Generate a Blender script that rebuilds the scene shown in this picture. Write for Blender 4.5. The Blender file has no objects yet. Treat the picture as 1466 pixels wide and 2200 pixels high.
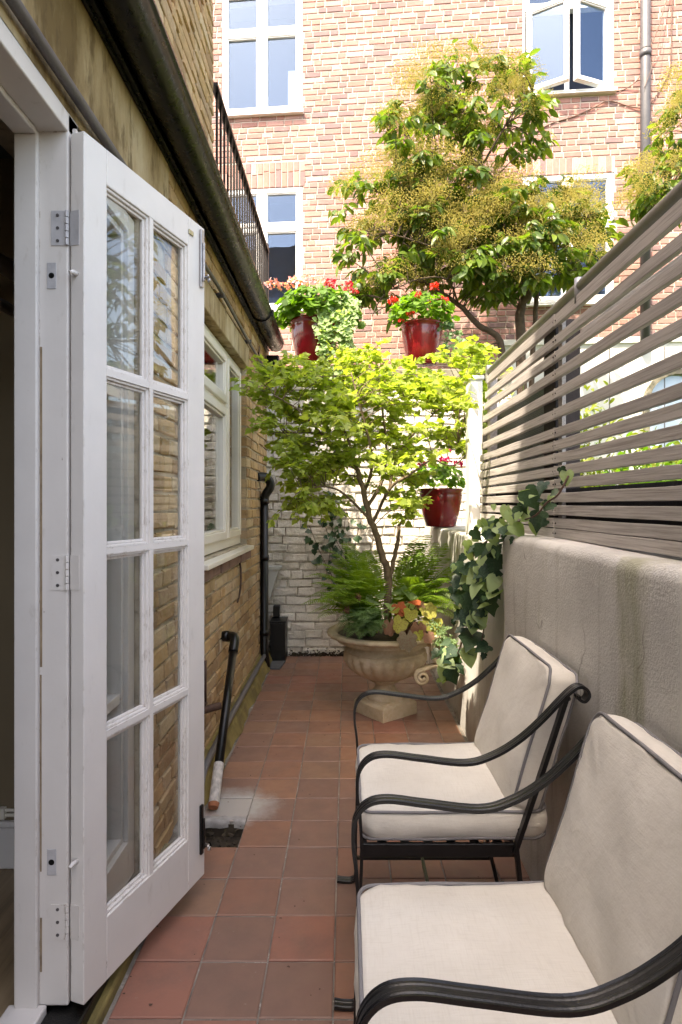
import bpy, math, random
import numpy as np
from mathutils import Vector, Matrix, Quaternion
R = math.radians
random.seed(7); rnd = random.Random(11)
SC = bpy.context.scene
COL = SC.collection
# ------------------------------------------------------------------ camera, sky, sun, exposure
H = 1.37; FPX = 1286.0; VX, VY = 745.0, 1085.0
cam_d = bpy.data.cameras.new('camera'); cam = bpy.data.objects.new('camera', cam_d); COL.objects.link(cam)
cam.location = (0, 0, H); cam.rotation_euler = (R(90), 0, 0)
cam_d.sensor_fit = 'AUTO'; cam_d.sensor_width = 36; cam_d.lens = FPX/2200*36
cam_d.shift_x = (733-VX)/2200; cam_d.shift_y = (VY-1100)/2200
cam_d.clip_start = 0.02; cam_d.clip_end = 300
SC.camera = cam
SUN = Vector((0.70, 1.0, -2.05)).normalized()
world = bpy.data.worlds.new('World'); SC.world = world; world.use_nodes = True
wn = world.node_tree.nodes; wl = world.node_tree.links; wn.clear()
sky = wn.new('ShaderNodeTexSky'); sky.sky_type = 'NISHITA'; sky.sun_disc = False
sky.sun_elevation = math.asin(-SUN.z); sky.sun_rotation = math.atan2(-SUN.x, -SUN.y)
sky.air_density = 0.9; sky.dust_density = 3.0; sky.ozone_density = 0.6
bg = wn.new('ShaderNodeBackground'); bg.inputs['Strength'].default_value = 0.15
wo = wn.new('ShaderNodeOutputWorld'); wl.new(sky.outputs[0], bg.inputs[0]); wl.new(bg.outputs[0], wo.inputs[0])
sd = bpy.data.lights.new('sun', 'SUN'); sun = bpy.data.objects.new('sun', sd); COL.objects.link(sun)
sd.energy = 2.3; sd.angle = R(0.6); sd.color = (1.0, 0.95, 0.87)
sun.rotation_euler = SUN.to_track_quat('-Z', 'Y').to_euler(); sun.location = (-3, -4, 12)
vs = SC.view_settings
vs.view_transform = 'Standard'; vs.look = 'None'; vs.gamma = 1.0; vs.use_curve_mapping = False
vs.exposure = 2.68
try:
    vs.use_white_balance = True; vs.white_balance_temperature = 7900; vs.white_balance_tint = 10
except Exception:
    pass
SC.render.engine = 'CYCLES'
cy = SC.cycles
cy.max_bounces = 10; cy.diffuse_bounces = 5; cy.glossy_bounces = 4; cy.transparent_max_bounces = 16; cy.transmission_bounces = 6
cy.use_denoising = True
try: cy.denoiser = 'OPENIMAGEDENOISE'
except Exception: pass
cy.sample_clamp_indirect = 6.0; cy.caustics_reflective = False; cy.caustics_refractive = False

def P(px, py, Y):
    return Vector(((px-VX)/FPX*Y, Y, H-(py-VY)/FPX*Y))
# ------------------------------------------------------------------ mesh helpers
class MB:
    def __init__(s): s.v = []; s.f = []
    def add(s, vs_, fs):
        n = len(s.v); s.v += [tuple(p) for p in vs_]; s.f += [tuple(i+n for i in f) for f in fs]; return s
    def box(s, x0, x1, y0, y1, z0, z1):
        return s.add([(x0,y0,z0),(x1,y0,z0),(x1,y1,z0),(x0,y1,z0),(x0,y0,z1),(x1,y0,z1),(x1,y1,z1),(x0,y1,z1)],
            [(0,3,2,1),(4,5,6,7),(0,1,5,4),(1,2,6,5),(2,3,7,6),(3,0,4,7)])
    def tube(s, pts, rad, n=8, cap=True, ref=None):
        pts = [Vector(p) for p in pts]
        if not hasattr(rad, '__len__'): rad = [rad]*len(pts)
        base = len(s.v); prev = None
        for i, p in enumerate(pts):
            t = (pts[min(i+1, len(pts)-1)]-pts[max(i-1, 0)])
            t = t.normalized() if t.length > 1e-9 else Vector((0,0,1))
            if prev is None:
                a = Vector((0,0,1)) if abs(t.z) < .9 else Vector((1,0,0))
                u = t.cross(a).normalized()
            else:
                u = (prev - t*prev.dot(t)); u = u.normalized() if u.length > 1e-6 else t.orthogonal().normalized()
            prev = u; w = t.cross(u)
            for k in range(n):
                an = 2*math.pi*k/n
                s.v.append(tuple(p + (u*math.cos(an)+w*math.sin(an))*rad[i]))
        for i in range(len(pts)-1):
            for k in range(n):
                a = base+i*n+k; b = base+i*n+(k+1) % n
                s.f.append((a, b, b+n, a+n))
        if cap:
            s.f.append(tuple(base+k for k in range(n))[::-1]); s.f.append(tuple(base+(len(pts)-1)*n+k for k in range(n)))
        return s
    def strip(s, pts, side, prof):
        """sweep a closed 2-D profile (a along side, b along normal) along a path lying in the plane perpendicular to side"""
        side = Vector(side).normalized(); pts = [Vector(p) for p in pts]; base = len(s.v); n = len(prof)
        for i, p in enumerate(pts):
            t = (pts[min(i+1, len(pts)-1)]-pts[max(i-1, 0)]).normalized(); nn = side.cross(t).normalized()
            for a, b in prof: s.v.append(tuple(p+side*a+nn*b))
        for i in range(len(pts)-1):
            for k in range(n):
                a = base+i*n+k; b = base+i*n+(k+1) % n
                s.f.append((a, b, b+n, a+n))
        s.f.append(tuple(base+k for k in range(n))[::-1]); s.f.append(tuple(base+(len(pts)-1)*n+k for k in range(n)))
        return s
    def lathe(s, prof, c=(0,0,0), n=40, mod=None):
        base = len(s.v); m = len(prof)
        for i, (r, z) in enumerate(prof):
            for k in range(n):
                an = 2*math.pi*k/n
                rr = r if mod is None else mod(r, z, an, i)
                s.v.append((c[0]+rr*math.cos(an), c[1]+rr*math.sin(an), c[2]+z))
        for i in range(m-1):
            for k in range(n):
                a = base+i*n+k; b = base+i*n+(k+1) % n
                s.f.append((a, b, b+n, a+n))
        return s
    def mesh(s, name, smooth=False):
        me = bpy.data.meshes.new(name); me.from_pydata(s.v, [], s.f); me.update()
        if smooth: me.polygons.foreach_set('use_smooth', [True]*len(me.polygons))
        return me
class Fr:
    """a local frame: u along a wall, n out of it, v up"""
    def __init__(s, o, u, n): s.o = Vector(o); s.u = Vector(u).normalized(); s.n = Vector(n).normalized(); s.w = Vector((0,0,1))
    def p(s, u, n, v): return s.o+s.u*u+s.n*n+s.w*v
    def box(s, mb, u0, u1, n0, n1, v0, v1):
        c = [s.p(a,b,d) for d in (v0,v1) for (a,b) in ((u0,n0),(u1,n0),(u1,n1),(u0,n1))]
        f = [(0,3,2,1),(4,5,6,7),(0,1,5,4),(1,2,6,5),(2,3,7,6),(3,0,4,7)]
        if s.u.cross(s.n).z < 0: f = [q[::-1] for q in f]
        return mb.add(c, f)
    def rect(s, mb, u0, u1, v0, v1, w, n0, n1, wb=None, wt=None):
        wb = w if wb is None else wb; wt = w if wt is None else wt
        s.box(mb, u0, u0+w, n0, n1, v0, v1); s.box(mb, u1-w, u1, n0, n1, v0, v1)
        s.box(mb, u0+w, u1-w, n0, n1, v0, v0+wb); s.box(mb, u0+w, u1-w, n0, n1, v1-wt, v1); return mb
def wloc(o):
    l = Vector((0,0,0))
    while o is not None: l = l+o.location; o = o.parent
    return l
def obj(name, mb, mat, parent=None, smooth=False, bevel=0.0, seg=2, kind=None, label=None):
    me = mb.mesh(name, smooth) if isinstance(mb, MB) else mb
    if mat is not None and not me.materials: me.materials.append(mat)
    o = bpy.data.objects.new(name, me); COL.objects.link(o)
    if parent is not None:
        o.location = -wloc(parent); o.parent = parent
    if bevel:
        b = o.modifiers.new('bevel', 'BEVEL'); b.width = bevel; b.segments = seg; b.limit_method = 'ANGLE'; b.angle_limit = R(40)
    if kind: o['kind'] = kind
    if label: o['label'] = label
    return o
def tag(o, label, cat, group=None, kind=None):
    o['label'] = label; o['category'] = cat
    if group: o['group'] = group
    if kind: o['kind'] = kind
    return o
def thing(name, label, cat, loc=(0,0,0), group=None):
    o = bpy.data.objects.new(name, None); COL.objects.link(o); o.location = loc; o.empty_display_size = .1
    return tag(o, label, cat, group)
def struct(name, mb, mat, **k):
    o = obj(name, mb, mat, **k); o['kind'] = 'structure'; return o
def inst(name, me, M, parent):
    o = bpy.data.objects.new(name, me); COL.objects.link(o)
    if parent is not None:
        o.parent = parent; M = Matrix.Translation(-wloc(parent)) @ M
    o.matrix_basis = M; return o
def merged(name, meshes, items, mat, parent, smooth=False):
    """join copies of small meshes into one mesh: items = [(mesh index, Matrix)]"""
    V = []; Fc = []; Ls = []; off = 0; data = []
    for me in meshes:
        co = np.empty(len(me.vertices)*3); me.vertices.foreach_get('co', co)
        fs = [tuple(p.vertices) for p in me.polygons]; data.append((co.reshape(-1, 3), fs))
    allf = []
    for k, M in items:
        co, fs = data[k]; A = np.array(M)
        V.append(co @ A[:3,:3].T + A[:3,3])
        allf += [tuple(i+off for i in f) for f in fs]; off += len(co)
    me = bpy.data.meshes.new(name); me.from_pydata(np.vstack(V).tolist() if V else [], [], allf); me.update()
    if smooth: me.polygons.foreach_set('use_smooth', [True]*len(me.polygons))
    o = obj(name, me, mat, parent); o['kind'] = 'stuff'; return o
def seen(p):
    if p.y < .3: return 0
    x = VX+p.x/p.y*FPX; y = VY-(p.z-H)/p.y*FPX
    return 1.0/p.length if (-10 < x < 1476 and -10 < y < 2210) else 0
def scatter(name, rest, meshes, items, mat, parent, nmax=300, smooth=False, score=None):
    for me in meshes:
        if not me.materials: me.materials.append(mat)
        if smooth: me.polygons.foreach_set('use_smooth', [True]*len(me.polygons))
    sc = [(score or (lambda q: seen(q)))(M.translation) for _, M in items]
    order = sorted(range(len(items)), key=lambda i: -sc[i])
    n = min(nmax, len([1 for a in sc if a > 0]))
    for i in order[:n]: inst(name, meshes[items[i][0]], items[i][1], parent)
    if n < len(items): merged(rest, meshes, [items[i] for i in order[n:]], mat, parent, smooth)
def smoothpath(pts, k=6):
    pts = [Vector(p) for p in pts]; out = []
    for i in range(len(pts)-1):
        p0 = pts[max(i-1,0)]; p1 = pts[i]; p2 = pts[i+1]; p3 = pts[min(i+2,len(pts)-1)]
        for j in range(k):
            t = j/k
            out.append(.5*((2*p1)+(p2-p0)*t+(2*p0-5*p1+4*p2-p3)*t*t+(3*p1-p0-3*p2+p3)*t**3))
    return out+[pts[-1]]
def basis(pos, tip, nrm, s=1.0):
    y = Vector(tip).normalized(); z = Vector(nrm); z = z-y*z.dot(y)
    z = z.normalized() if z.length > 1e-5 else y.orthogonal().normalized()
    x = y.cross(z)
    sx, sy, sz = s if hasattr(s, '__len__') else (s, s, s)
    return Matrix(((x.x*sx,y.x*sy,z.x*sz,pos[0]),(x.y*sx,y.y*sy,z.y*sz,pos[1]),(x.z*sx,y.z*sy,z.z*sz,pos[2]),(0,0,0,1)))
def rv(a=1.0): return Vector((rnd.uniform(-a,a), rnd.uniform(-a,a), rnd.uniform(-a,a)))
# ------------------------------------------------------------------ materials
def _nt(name):
    m = bpy.data.materials.new(name); m.use_nodes = True; nt = m.node_tree; nt.nodes.clear(); return m, nt
class NB:
    def __init__(s, name):
        s.m, s.nt = _nt(name); s.N = s.nt.nodes; s.L = s.nt.links
        s.pos = s.N.new('ShaderNodeNewGeometry')
    def new(s, t, **k):
        n = s.N.new('ShaderNode'+t)
        for a, b in k.items(): setattr(n, a, b)
        return n
    def link(s, a, b): s.L.new(a, b)
    def noise(s, scale, detail=4, rough=.55, stretch=(1,1,1), off=(0,0,0)):
        mp = s.new('Mapping'); mp.inputs['Scale'].default_value = stretch; mp.inputs['Location'].default_value = off
        s.link(s.pos.outputs['Position'], mp.inputs['Vector'])
        n = s.new('TexNoise'); n.inputs['Scale'].default_value = scale; n.inputs['Detail'].default_value = detail; n.inputs['Roughness'].default_value = rough
        s.link(mp.outputs[0], n.inputs['Vector']); return n.outputs['Fac']
    def ramp(s, fac, stops, mode='LINEAR'):
        r = s.new('ValToRGB'); r.color_ramp.interpolation = mode; e = r.color_ramp.elements
        while len(e) < len(stops): e.new(.5)
        for el, (p, c) in zip(e, stops): el.position = p; el.color = (*c, 1) if len(c) == 3 else c
        s.link(fac, r.inputs[0]); return r.outputs[0]
    def g(s, fac, a, b):
        return s.ramp(fac, [(a, (0,0,0)), (b, (1,1,1))])
    def mix(s, fac, a, b, mode='MIX'):
        n = s.new('Mix', data_type='RGBA', blend_type=mode)
        for soc, val in ((n.inputs[0], fac), (n.inputs[6], a), (n.inputs[7], b)):
            if isinstance(val, (int, float)): soc.default_value = val
            elif isinstance(val, tuple): soc.default_value = (*val, 1)
            else: s.link(val, soc)
        return n.outputs[2]
    def math(s, op, a, b=0.0):
        n = s.new('Math', operation=op)
        for soc, val in ((n.inputs[0], a), (n.inputs[1], b)):
            if isinstance(val, (int, float)): soc.default_value = val
            else: s.link(val, soc)
        return n.outputs[0]
    def rand(s):
        oi = s.new('ObjectInfo'); return s.math('FRACT', s.math('ADD', oi.outputs['Random'], s.pos.outputs['Random Per Island']))
    def bump(s, h, strength=.3, dist=.01, prev=None):
        b = s.new('Bump'); b.inputs['Strength'].default_value = strength; b.inputs['Distance'].default_value = dist
        s.link(h, b.inputs['Height'])
        if prev is not None: s.link(prev, b.inputs['Normal'])
        return b.outputs[0]
    def bsdf(s, col, rough=.7, bump=None, metal=0, spec=.5, coat=0, out=True):
        b = s.new('BsdfPrincipled')
        for key, val in (('Base Color', col), ('Roughness', rough), ('Metallic', metal), ('Specular IOR Level', spec), ('Coat Weight', coat)):
            soc = b.inputs[key]
            if isinstance(val, (int, float)): soc.default_value = val
            elif isinstance(val, tuple): soc.default_value = (*val, 1)
            else: s.link(val, soc)
        if bump is not None: s.link(bump, b.inputs['Normal'])
        if out: s.out(b.outputs[0])
        return b
    def out(s, sh):
        o = s.new('OutputMaterial'); s.link(sh, o.inputs['Surface'])
def plain(name, c, rough=.6, var=.25, nscale=6, bscale=120, bstr=.15, metal=0, spec=.5, coat=0, dirt=None):
    b = NB(name); n = b.noise(nscale, 5)
    c0 = tuple(x*(1-var) for x in c); c1 = tuple(min(1, x*(1+var*.6)) for x in c)
    col = b.ramp(n, [(.3, c0), (.7, c1)])
    if dirt:
        col = b.mix(b.g(b.noise(nscale*2.3, 6, .7, off=(3,1,5)), .56, .72), col, dirt)
    bp = b.bump(b.noise(bscale, 3), bstr, .003)
    b.bsdf(col, rough, bp, metal, spec, coat); return b.m
def brickmat(name, cols, mortar_smear, bstr=.5, soot=None, rough=.9):
    b = NB(name); r = b.rand()
    col = b.ramp(r, [(i/len(cols), c) for i, c in enumerate(cols)], 'CONSTANT')
    n1 = b.noise(18, 6, .65); n2 = b.noise(70, 4, .6, off=(1,2,3))
    col = b.mix(b.math('MULTIPLY', b.g(n1, .35, .75), .45), col, (.02,.015,.01), 'MULTIPLY') if False else b.mix(b.math('MULTIPLY', b.g(n1, .5, .72), .35), col, mortar_smear)
    col = b.mix(b.math('MULTIPLY', b.g(n2, .55, .7), .35), col, tuple(x*.35 for x in cols[0]))
    if soot: col = b.mix(b.math('MULTIPLY', b.g(b.noise(3.2, 6, .7, off=(7,7,0)), .48, .72), soot[0]), col, soot[1])
    bp = b.bump(n2, bstr, .006, b.bump(n1, bstr, .012))
    b.bsdf(col, rough, bp, spec=.25); return b.m
def leafmat(name, cols, rough=.42, trans=.4, spec=.45, vein=None):
    b = NB(name); r = b.rand()
    col = b.ramp(r, [(i/max(1, len(cols)-1), c) for i, c in enumerate(cols)])
    n = b.noise(60, 3)
    col = b.mix(b.math('MULTIPLY', n, .35), col, tuple(x*.55 for x in cols[0]))
    if vein: col = b.mix(b.math('MULTIPLY', b.g(b.noise(140, 3, off=(4,4,4)), .5, .62), .6), col, vein)
    bp = b.bump(b.noise(90, 2), .25, .004)
    p = b.bsdf(col, rough, bp, spec=spec, out=False)
    t = b.new('BsdfTranslucent')
    tc = b.mix(1.0, col, (1.9, 2.0, .75), 'MULTIPLY'); b.link(tc, t.inputs['Color']); b.link(bp, t.inputs['Normal'])
    ms = b.new('MixShader'); ms.inputs[0].default_value = trans; b.link(p.outputs[0], ms.inputs[1]); b.link(t.outputs[0], ms.inputs[2])
    b.out(ms.outputs[0]); return b.m
def glassmat(name, lo=.06, tint=(.93,.96,.95), ior=1.5, wav=.0, mul=1.6, gc=(1,1,1)):
    b = NB(name); tr = b.new('BsdfTransparent'); tr.inputs[0].default_value = (*tint, 1)
    gl = b.new('BsdfGlossy'); gl.inputs['Roughness'].default_value = .008; gl.inputs[0].default_value = (*gc, 1)
    dt = b.new('VectorMath', operation='DOT_PRODUCT'); b.link(b.pos.outputs['Incoming'], dt.inputs[0]); b.link(b.pos.outputs['Normal'], dt.inputs[1])
    sch = b.math('ADD', .043, b.math('MULTIPLY', .957, b.math('POWER', b.math('SUBTRACT', 1.0, b.math('ABSOLUTE', dt.outputs['Value'])), 5.0)))
    if wav: b.link(b.bump(b.noise(5, 1), wav, .01), gl.inputs['Normal'])
    f = b.math('MINIMUM', b.math('ADD', b.math('MULTIPLY', sch, mul), lo), .95)
    ms = b.new('MixShader'); b.link(f, ms.inputs[0]); b.link(tr.outputs[0], ms.inputs[1]); b.link(gl.outputs[0], ms.inputs[2])
    b.out(ms.outputs[0]); return b.m
MT = {}
MT['facade'] = brickmat('facade_brick', [(.34,.17,.14),(.38,.20,.17),(.36,.185,.16),(.41,.235,.205),(.29,.15,.13),(.37,.19,.16),(.20,.13,.13),(.44,.27,.24),(.35,.175,.15),(.27,.155,.14)], (.43,.285,.25), .35, (.35,(.24,.16,.13)))
MT['facade_mortar'] = plain('facade_mortar', (.50,.42,.36), .95, .2, 8, 150, .4)
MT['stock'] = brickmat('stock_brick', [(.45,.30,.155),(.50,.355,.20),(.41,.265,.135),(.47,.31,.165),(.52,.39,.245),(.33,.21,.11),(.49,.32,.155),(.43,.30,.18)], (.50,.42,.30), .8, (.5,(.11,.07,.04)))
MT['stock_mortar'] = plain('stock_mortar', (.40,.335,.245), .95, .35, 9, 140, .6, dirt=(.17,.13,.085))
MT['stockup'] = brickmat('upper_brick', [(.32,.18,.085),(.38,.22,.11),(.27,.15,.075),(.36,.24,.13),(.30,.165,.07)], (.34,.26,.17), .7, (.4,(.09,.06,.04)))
MT['whitebrick'] = brickmat('painted_brick', [(.66,.62,.56),(.72,.68,.62),(.62,.58,.52),(.70,.66,.61)], (.70,.67,.62), 1.0, (.8,(.27,.23,.185)))
def _whitewall():
    b = NB('painted_mortar'); n = b.noise(30, 6, .7)
    col = b.ramp(n, [(.35, (.36,.31,.25)), (.6, (.62,.58,.52))]); col = b.mix(b.g(b.noise(4, 6, .7, off=(2,0,9)), .5, .7), col, (.20,.16,.12))
    b.bsdf(col, .95, b.bump(n, 1.0, .02)); return b.m
MT['whitemortar'] = _whitewall()
def _white(name, c, dirt, wear):
    b = NB(name); n = b.noise(7, 5); col = b.ramp(n, [(.3, tuple(x*.93 for x in c)), (.7, c)])
    col = b.mix(b.math('MULTIPLY', b.g(b.noise(22, 6, .7, (1,1,.35)), .6, .78), dirt), col, (.30,.25,.19))
    bv = b.new('Bevel'); bv.samples = 4; bv.inputs['Radius'].default_value = .007
    dd = b.new('VectorMath', operation='DOT_PRODUCT'); b.link(bv.outputs[0], dd.inputs[0]); b.link(b.pos.outputs['Normal'], dd.inputs[1])
    em = b.math('MULTIPLY', b.g(b.math('SUBTRACT', 1.0, dd.outputs['Value']), .02, .12), b.g(b.noise(38, 6, .75, (1,1,.55), (2,7,4)), .54, .60))
    col = b.mix(b.math('MULTIPLY', em, .75), col, (.22,.15,.10))
    if wear: col = b.mix(b.math('MULTIPLY', b.g(b.noise(45, 5, .75, (1,1,.5), (9,2,1)), .70, .74), wear), col, (.16,.10,.06))
    bp = b.bump(b.noise(60, 4, .6, (1,1,.12)), .10, .002, b.bump(b.noise(16, 3), .15, .006))
    b.bsdf(col, .42, bp, spec=.45); return b.m
MT['paint'] = _white('white_gloss_paint', (.69,.655,.625), .30, .0)
MT['paintworn'] = _white('worn_white_paint', (.62,.585,.555), .5, .85)
MT['upvc'] = plain('cream_frame_paint', (.72,.67,.57), .35, .06, 5, 200, .05)
MT['farframe'] = plain('white_frame_paint', (.80,.80,.79), .4, .05, 5, 200, .03)
MT['black_iron'] = plain('black_cast_iron', (.003,.003,.003), .34, .3, 14, 180, .35, spec=.4, dirt=(.009,.008,.006))
def _gutter():
    b = NB('gutter_black_paint'); n = b.noise(5, 6, .7, (1,.35,1))
    col = b.ramp(n, [(.35, (.001,.001,.001)), (.62, (.0022,.002,.002))]); col = b.mix(b.math('MULTIPLY', b.g(b.noise(2.3, 5, .6, (3,.5,3), (1,4,2)), .60, .72), .5), col, (.004,.006,.001))
    b.bsdf(col, b.ramp(b.noise(30, 4), [(.3,(.2,.2,.2)),(.7,(.42,.42,.42))]), b.bump(b.noise(160, 3), .08, .002), spec=.28); return b.m
MT['gutter'] = _gutter()
MT['fardrain'] = plain('grey_drainpipe', (.075,.073,.08), .5, .15, 8, 150, .08)
MT['grey_pipe'] = plain('grey_pipe', (.13,.125,.13), .45, .15, 8, 150, .08)
MT['lead'] = plain('dull_grey_conduit', (.085,.075,.075), .5, .3, 9, 150, .25)
def _rust():
    b = NB('tan_render'); n = b.noise(3.0, 7, .65, (1,1,.4)); n2 = b.noise(60, 5, .6)
    col = b.ramp(n, [(.36, (.16,.105,.045)), (.46, (.30,.215,.11)), (.56, (.41,.315,.185)), (.68, (.50,.42,.29))])
    col = b.mix(b.math('MULTIPLY', b.g(b.noise(6, 6, .7, (1.6,1.6,.5), (5,3,2)), .52, .62), .75), col, (.11,.07,.03))
    b.bsdf(col, .92, b.bump(n2, .5, .006), spec=.2); return b.m
MT['tanrender'] = _rust()
def _grey():
    b = NB('grey_render'); n = b.noise(2.2, 7, .62); n2 = b.noise(130, 4, .6); n3 = b.noise(9, 6, .65, (1,1,.12), (2,5,1))
    col = b.ramp(n, [(.3, (.47,.46,.445)), (.5, (.58,.57,.55)), (.72, (.67,.66,.64))])
    col = b.mix(b.math('MULTIPLY', b.g(n3, .54, .70), .50), col, (.24,.21,.18))
    col = b.mix(b.math('MULTIPLY', b.g(b.noise(3.1, 5, .6, (1,1,.22), (0,9,3)), .55, .66), .62), col, (.27,.27,.15))
    col = b.mix(b.math('MULTIPLY', b.g(b.noise(20, 5, .6, (1,1,.05), (6,1,8)), .60, .72), .30), col, (.26,.235,.20))
    col = b.mix(b.math('MULTIPLY', b.g(b.noise(5, 7, .75, (1,1,.8), (1,6,2)), .60, .66), .25), col, (.70,.68,.64))
    wp = b.new('VectorMath', operation='ADD'); nn = b.new('TexNoise'); nn.inputs['Scale'].default_value = 7; b.link(b.pos.outputs['Position'], nn.inputs['Vector'])
    sc = b.new('VectorMath', operation='SCALE'); sc.inputs['Scale'].default_value = .22; b.link(nn.outputs['Color'], sc.inputs[0]); b.link(b.pos.outputs['Position'], wp.inputs[0]); b.link(sc.outputs[0], wp.inputs[1])
    vo = b.new('TexVoronoi', feature='DISTANCE_TO_EDGE'); vo.inputs['Scale'].default_value = 1.5; b.link(wp.outputs[0], vo.inputs['Vector'])
    ck = b.math('MULTIPLY', b.ramp(vo.outputs['Distance'], [(0,(1,1,1)),(.006,(0,0,0))]), b.g(b.noise(2.5, 2, off=(8,8,8)), .48, .56))
    col = b.mix(b.math('MULTIPLY', ck, .65), col, (.13,.11,.09))
    b.bsdf(col, .93, b.bump(n2, .55, .005, b.bump(b.noise(14, 5, .6, (1,1,1.6)), .22, .012)), spec=.2); return b.m
MT['greyrender'] = _grey()
def _tile():
    b = NB('quarry_tile'); r = b.rand()
    col = b.ramp(r, [(0,(.23,.115,.08)),(.16,(.265,.132,.086)),(.32,(.205,.118,.09)),(.48,(.285,.148,.094)),(.62,(.225,.128,.096)),(.76,(.28,.124,.088)),(.9,(.25,.145,.098))], 'CONSTANT')
    col = b.mix(b.math('MULTIPLY', b.g(b.noise(5, 7, .7), .42, .66), .55), col, (.15,.095,.075))
    col = b.mix(b.math('MULTIPLY', b.g(b.noise(1.6, 5, .6, off=(4,0,0)), .5, .75), .45), col, (.31,.165,.115))
    col = b.mix(b.math('MULTIPLY', b.g(b.noise(35, 6, .75, off=(1,8,2)), .64, .74), .5), col, (.34,.29,.25))
    mp = b.new('Mapping'); mp.inputs['Location'].default_value = (.50*5.2, -2.72*5.2, 0); mp.inputs['Scale'].default_value = (5.2,5.2,5.2)
    b.link(b.pos.outputs['Position'], mp.inputs['Vector']); gr_ = b.new('VectorMath', operation='LENGTH'); b.link(mp.outputs[0], gr_.inputs[0])
    sm_ = b.math('ADD', gr_.outputs['Value'], b.math('MULTIPLY', b.noise(11, 6, .7, off=(3,3,3)), 1.1))
    col = b.mix(b.math('MULTIPLY', b.g(b.math('SUBTRACT', 1.75, sm_), .12, .75), .85), col, (.42,.40,.37))
    rg = b.ramp(b.noise(12, 4), [(.3,(.42,.42,.42)),(.7,(.68,.68,.68))])
    b.bsdf(col, rg, b.bump(b.noise(90, 4, .6), .18, .003, b.bump(b.noise(9, 2), .12, .006)), spec=.4); return b.m
MT['tile'] = _tile()
MT['grout'] = plain('cement_grout', (.22,.195,.17), .95, .55, 10, 200, .6, dirt=(.45,.42,.38))
MT['cement'] = plain('cement_smear', (.36,.34,.32), .95, .4, 18, 160, .6)
MT['soil'] = plain('damp_soil', (.045,.032,.02), .95, .6, 20, 60, 1.0, dirt=(.10,.085,.03))
MT['algae'] = plain('algae_stained_cement', (.22,.17,.055), .9, .5, 7, 90, .6, dirt=(.12,.075,.03))
def _wood():
    b = NB('weathered_timber'); r = b.rand()
    g1 = b.noise(170, 5, .65, (1,.022,1)); g2 = b.noise(3, 5, .6, (1,.5,1), (3,1,0))
    col = b.ramp(r, [(0,(.44,.41,.395)),(.35,(.53,.495,.475)),(.7,(.49,.46,.445)),(1,(.58,.545,.525))])
    col = b.mix(b.math('MULTIPLY', b.g(g1, .44, .64), .6), col, (.22,.19,.175))
    col = b.mix(b.math('MULTIPLY', b.g(g2, .57, .70), .6), col, (.11,.085,.07))
    b.bsdf(col, .8, b.bump(g1, .45, .003), spec=.25); return b.m
MT['timber'] = _wood()
MT['darktimber'] = plain('dark_timber', (.035,.026,.026), .85, .4, 10, 90, .5)
MT['railpaint'] = plain('grey_green_rail', (.20,.195,.175), .5, .2, 6, 120, .15)
MT['greymetal'] = plain('painted_grey_metal', (.42,.41,.42), .4, .2, 20, 150, .2, spec=.5)
MT['steel'] = plain('galvanised_steel', (.36,.36,.38), .4, .15, 14, 200, .1, metal=.6)
MT['chrome'] = plain('worn_chrome', (.42,.40,.40), .28, .25, 20, 150, .15, metal=.85)
MT['iron'] = plain('black_powder_coat', (.006,.006,.007), .36, .3, 25, 260, .25, spec=.55)
def _fabric():
    b = NB('cream_linen')
    w1 = b.noise(300, 2, .5, (.08,1,1)); w2 = b.noise(300, 2, .5, (1,.08,1), (3,3,3)); n = b.noise(5, 4)
    col = b.ramp(n, [(.3,(.60,.565,.51)),(.7,(.68,.65,.595))])
    col = b.mix(b.math('MULTIPLY', b.g(w1, .5, .7), .22), col, (.50,.46,.40)); col = b.mix(b.math('MULTIPLY', b.g(w2, .5, .7), .22), col, (.51,.47,.41))
    h = b.math('ADD', w1, w2)
    rg_ = b.math('POWER', b.math('SUBTRACT', 1.0, b.math('ABSOLUTE', b.math('SUBTRACT', b.math('MULTIPLY', b.noise(7, 2, .5, (1,1,1), (5,2,8)), 2.0), 1.0))), 14.0)
    rg_ = b.math('MULTIPLY', rg_, b.g(b.noise(4.5, 2, off=(1,9,4)), .46, .60))
    col = b.mix(b.math('MULTIPLY', b.g(b.noise(9, 6, .7, off=(7,3,3)), .60, .74), .16), col, (.42,.37,.30))
    p = b.bsdf(col, .95, b.bump(h, .3, .0015, b.bump(rg_, .10, .006, b.bump(b.noise(11, 3, .5, (1,1,1)), .30, .02))), spec=.15)
    try: p.inputs['Sheen Weight'].default_value = .15
    except Exception: pass
    return b.m
MT['linen'] = _fabric()
MT['piping'] = plain('grey_piping', (.20,.195,.205), .9, .12, 30, 400, .2, spec=.2)
def _stone():
    b = NB('cast_stone'); n = b.noise(7, 6, .65)
    col = b.ramp(n, [(.3,(.34,.275,.175)),(.52,(.49,.41,.285)),(.7,(.57,.49,.37))])
    col = b.mix(b.math('MULTIPLY', b.g(b.noise(28, 6, .7, off=(4,4,1)), .56, .70), .55), col, (.58,.53,.44))
    col = b.mix(b.math('MULTIPLY', b.g(b.noise(16, 6, .7, off=(1,4,7)), .60, .74), .45), col, (.17,.135,.09))
    b.bsdf(col, .9, b.bump(b.noise(110, 4), .4, .005), spec=.2); return b.m
MT['stone'] = _stone()
MT['coping'] = plain('concrete_coping', (.22,.20,.15), .95, .4, 9, 90, .6, dirt=(.10,.10,.045))
MT['redglaze'] = plain('red_glaze', (.21,.009,.012), .22, .35, 5, 30, .2, spec=.5, coat=.3, dirt=(.11,.006,.008))
MT['bark'] = plain('brown_bark', (.17,.12,.075), .9, .4, 24, 80, .7, dirt=(.10,.11,.05))
MT['darkbark'] = plain('dark_bark', (.085,.058,.04), .9, .4, 24, 80, .7)
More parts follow.
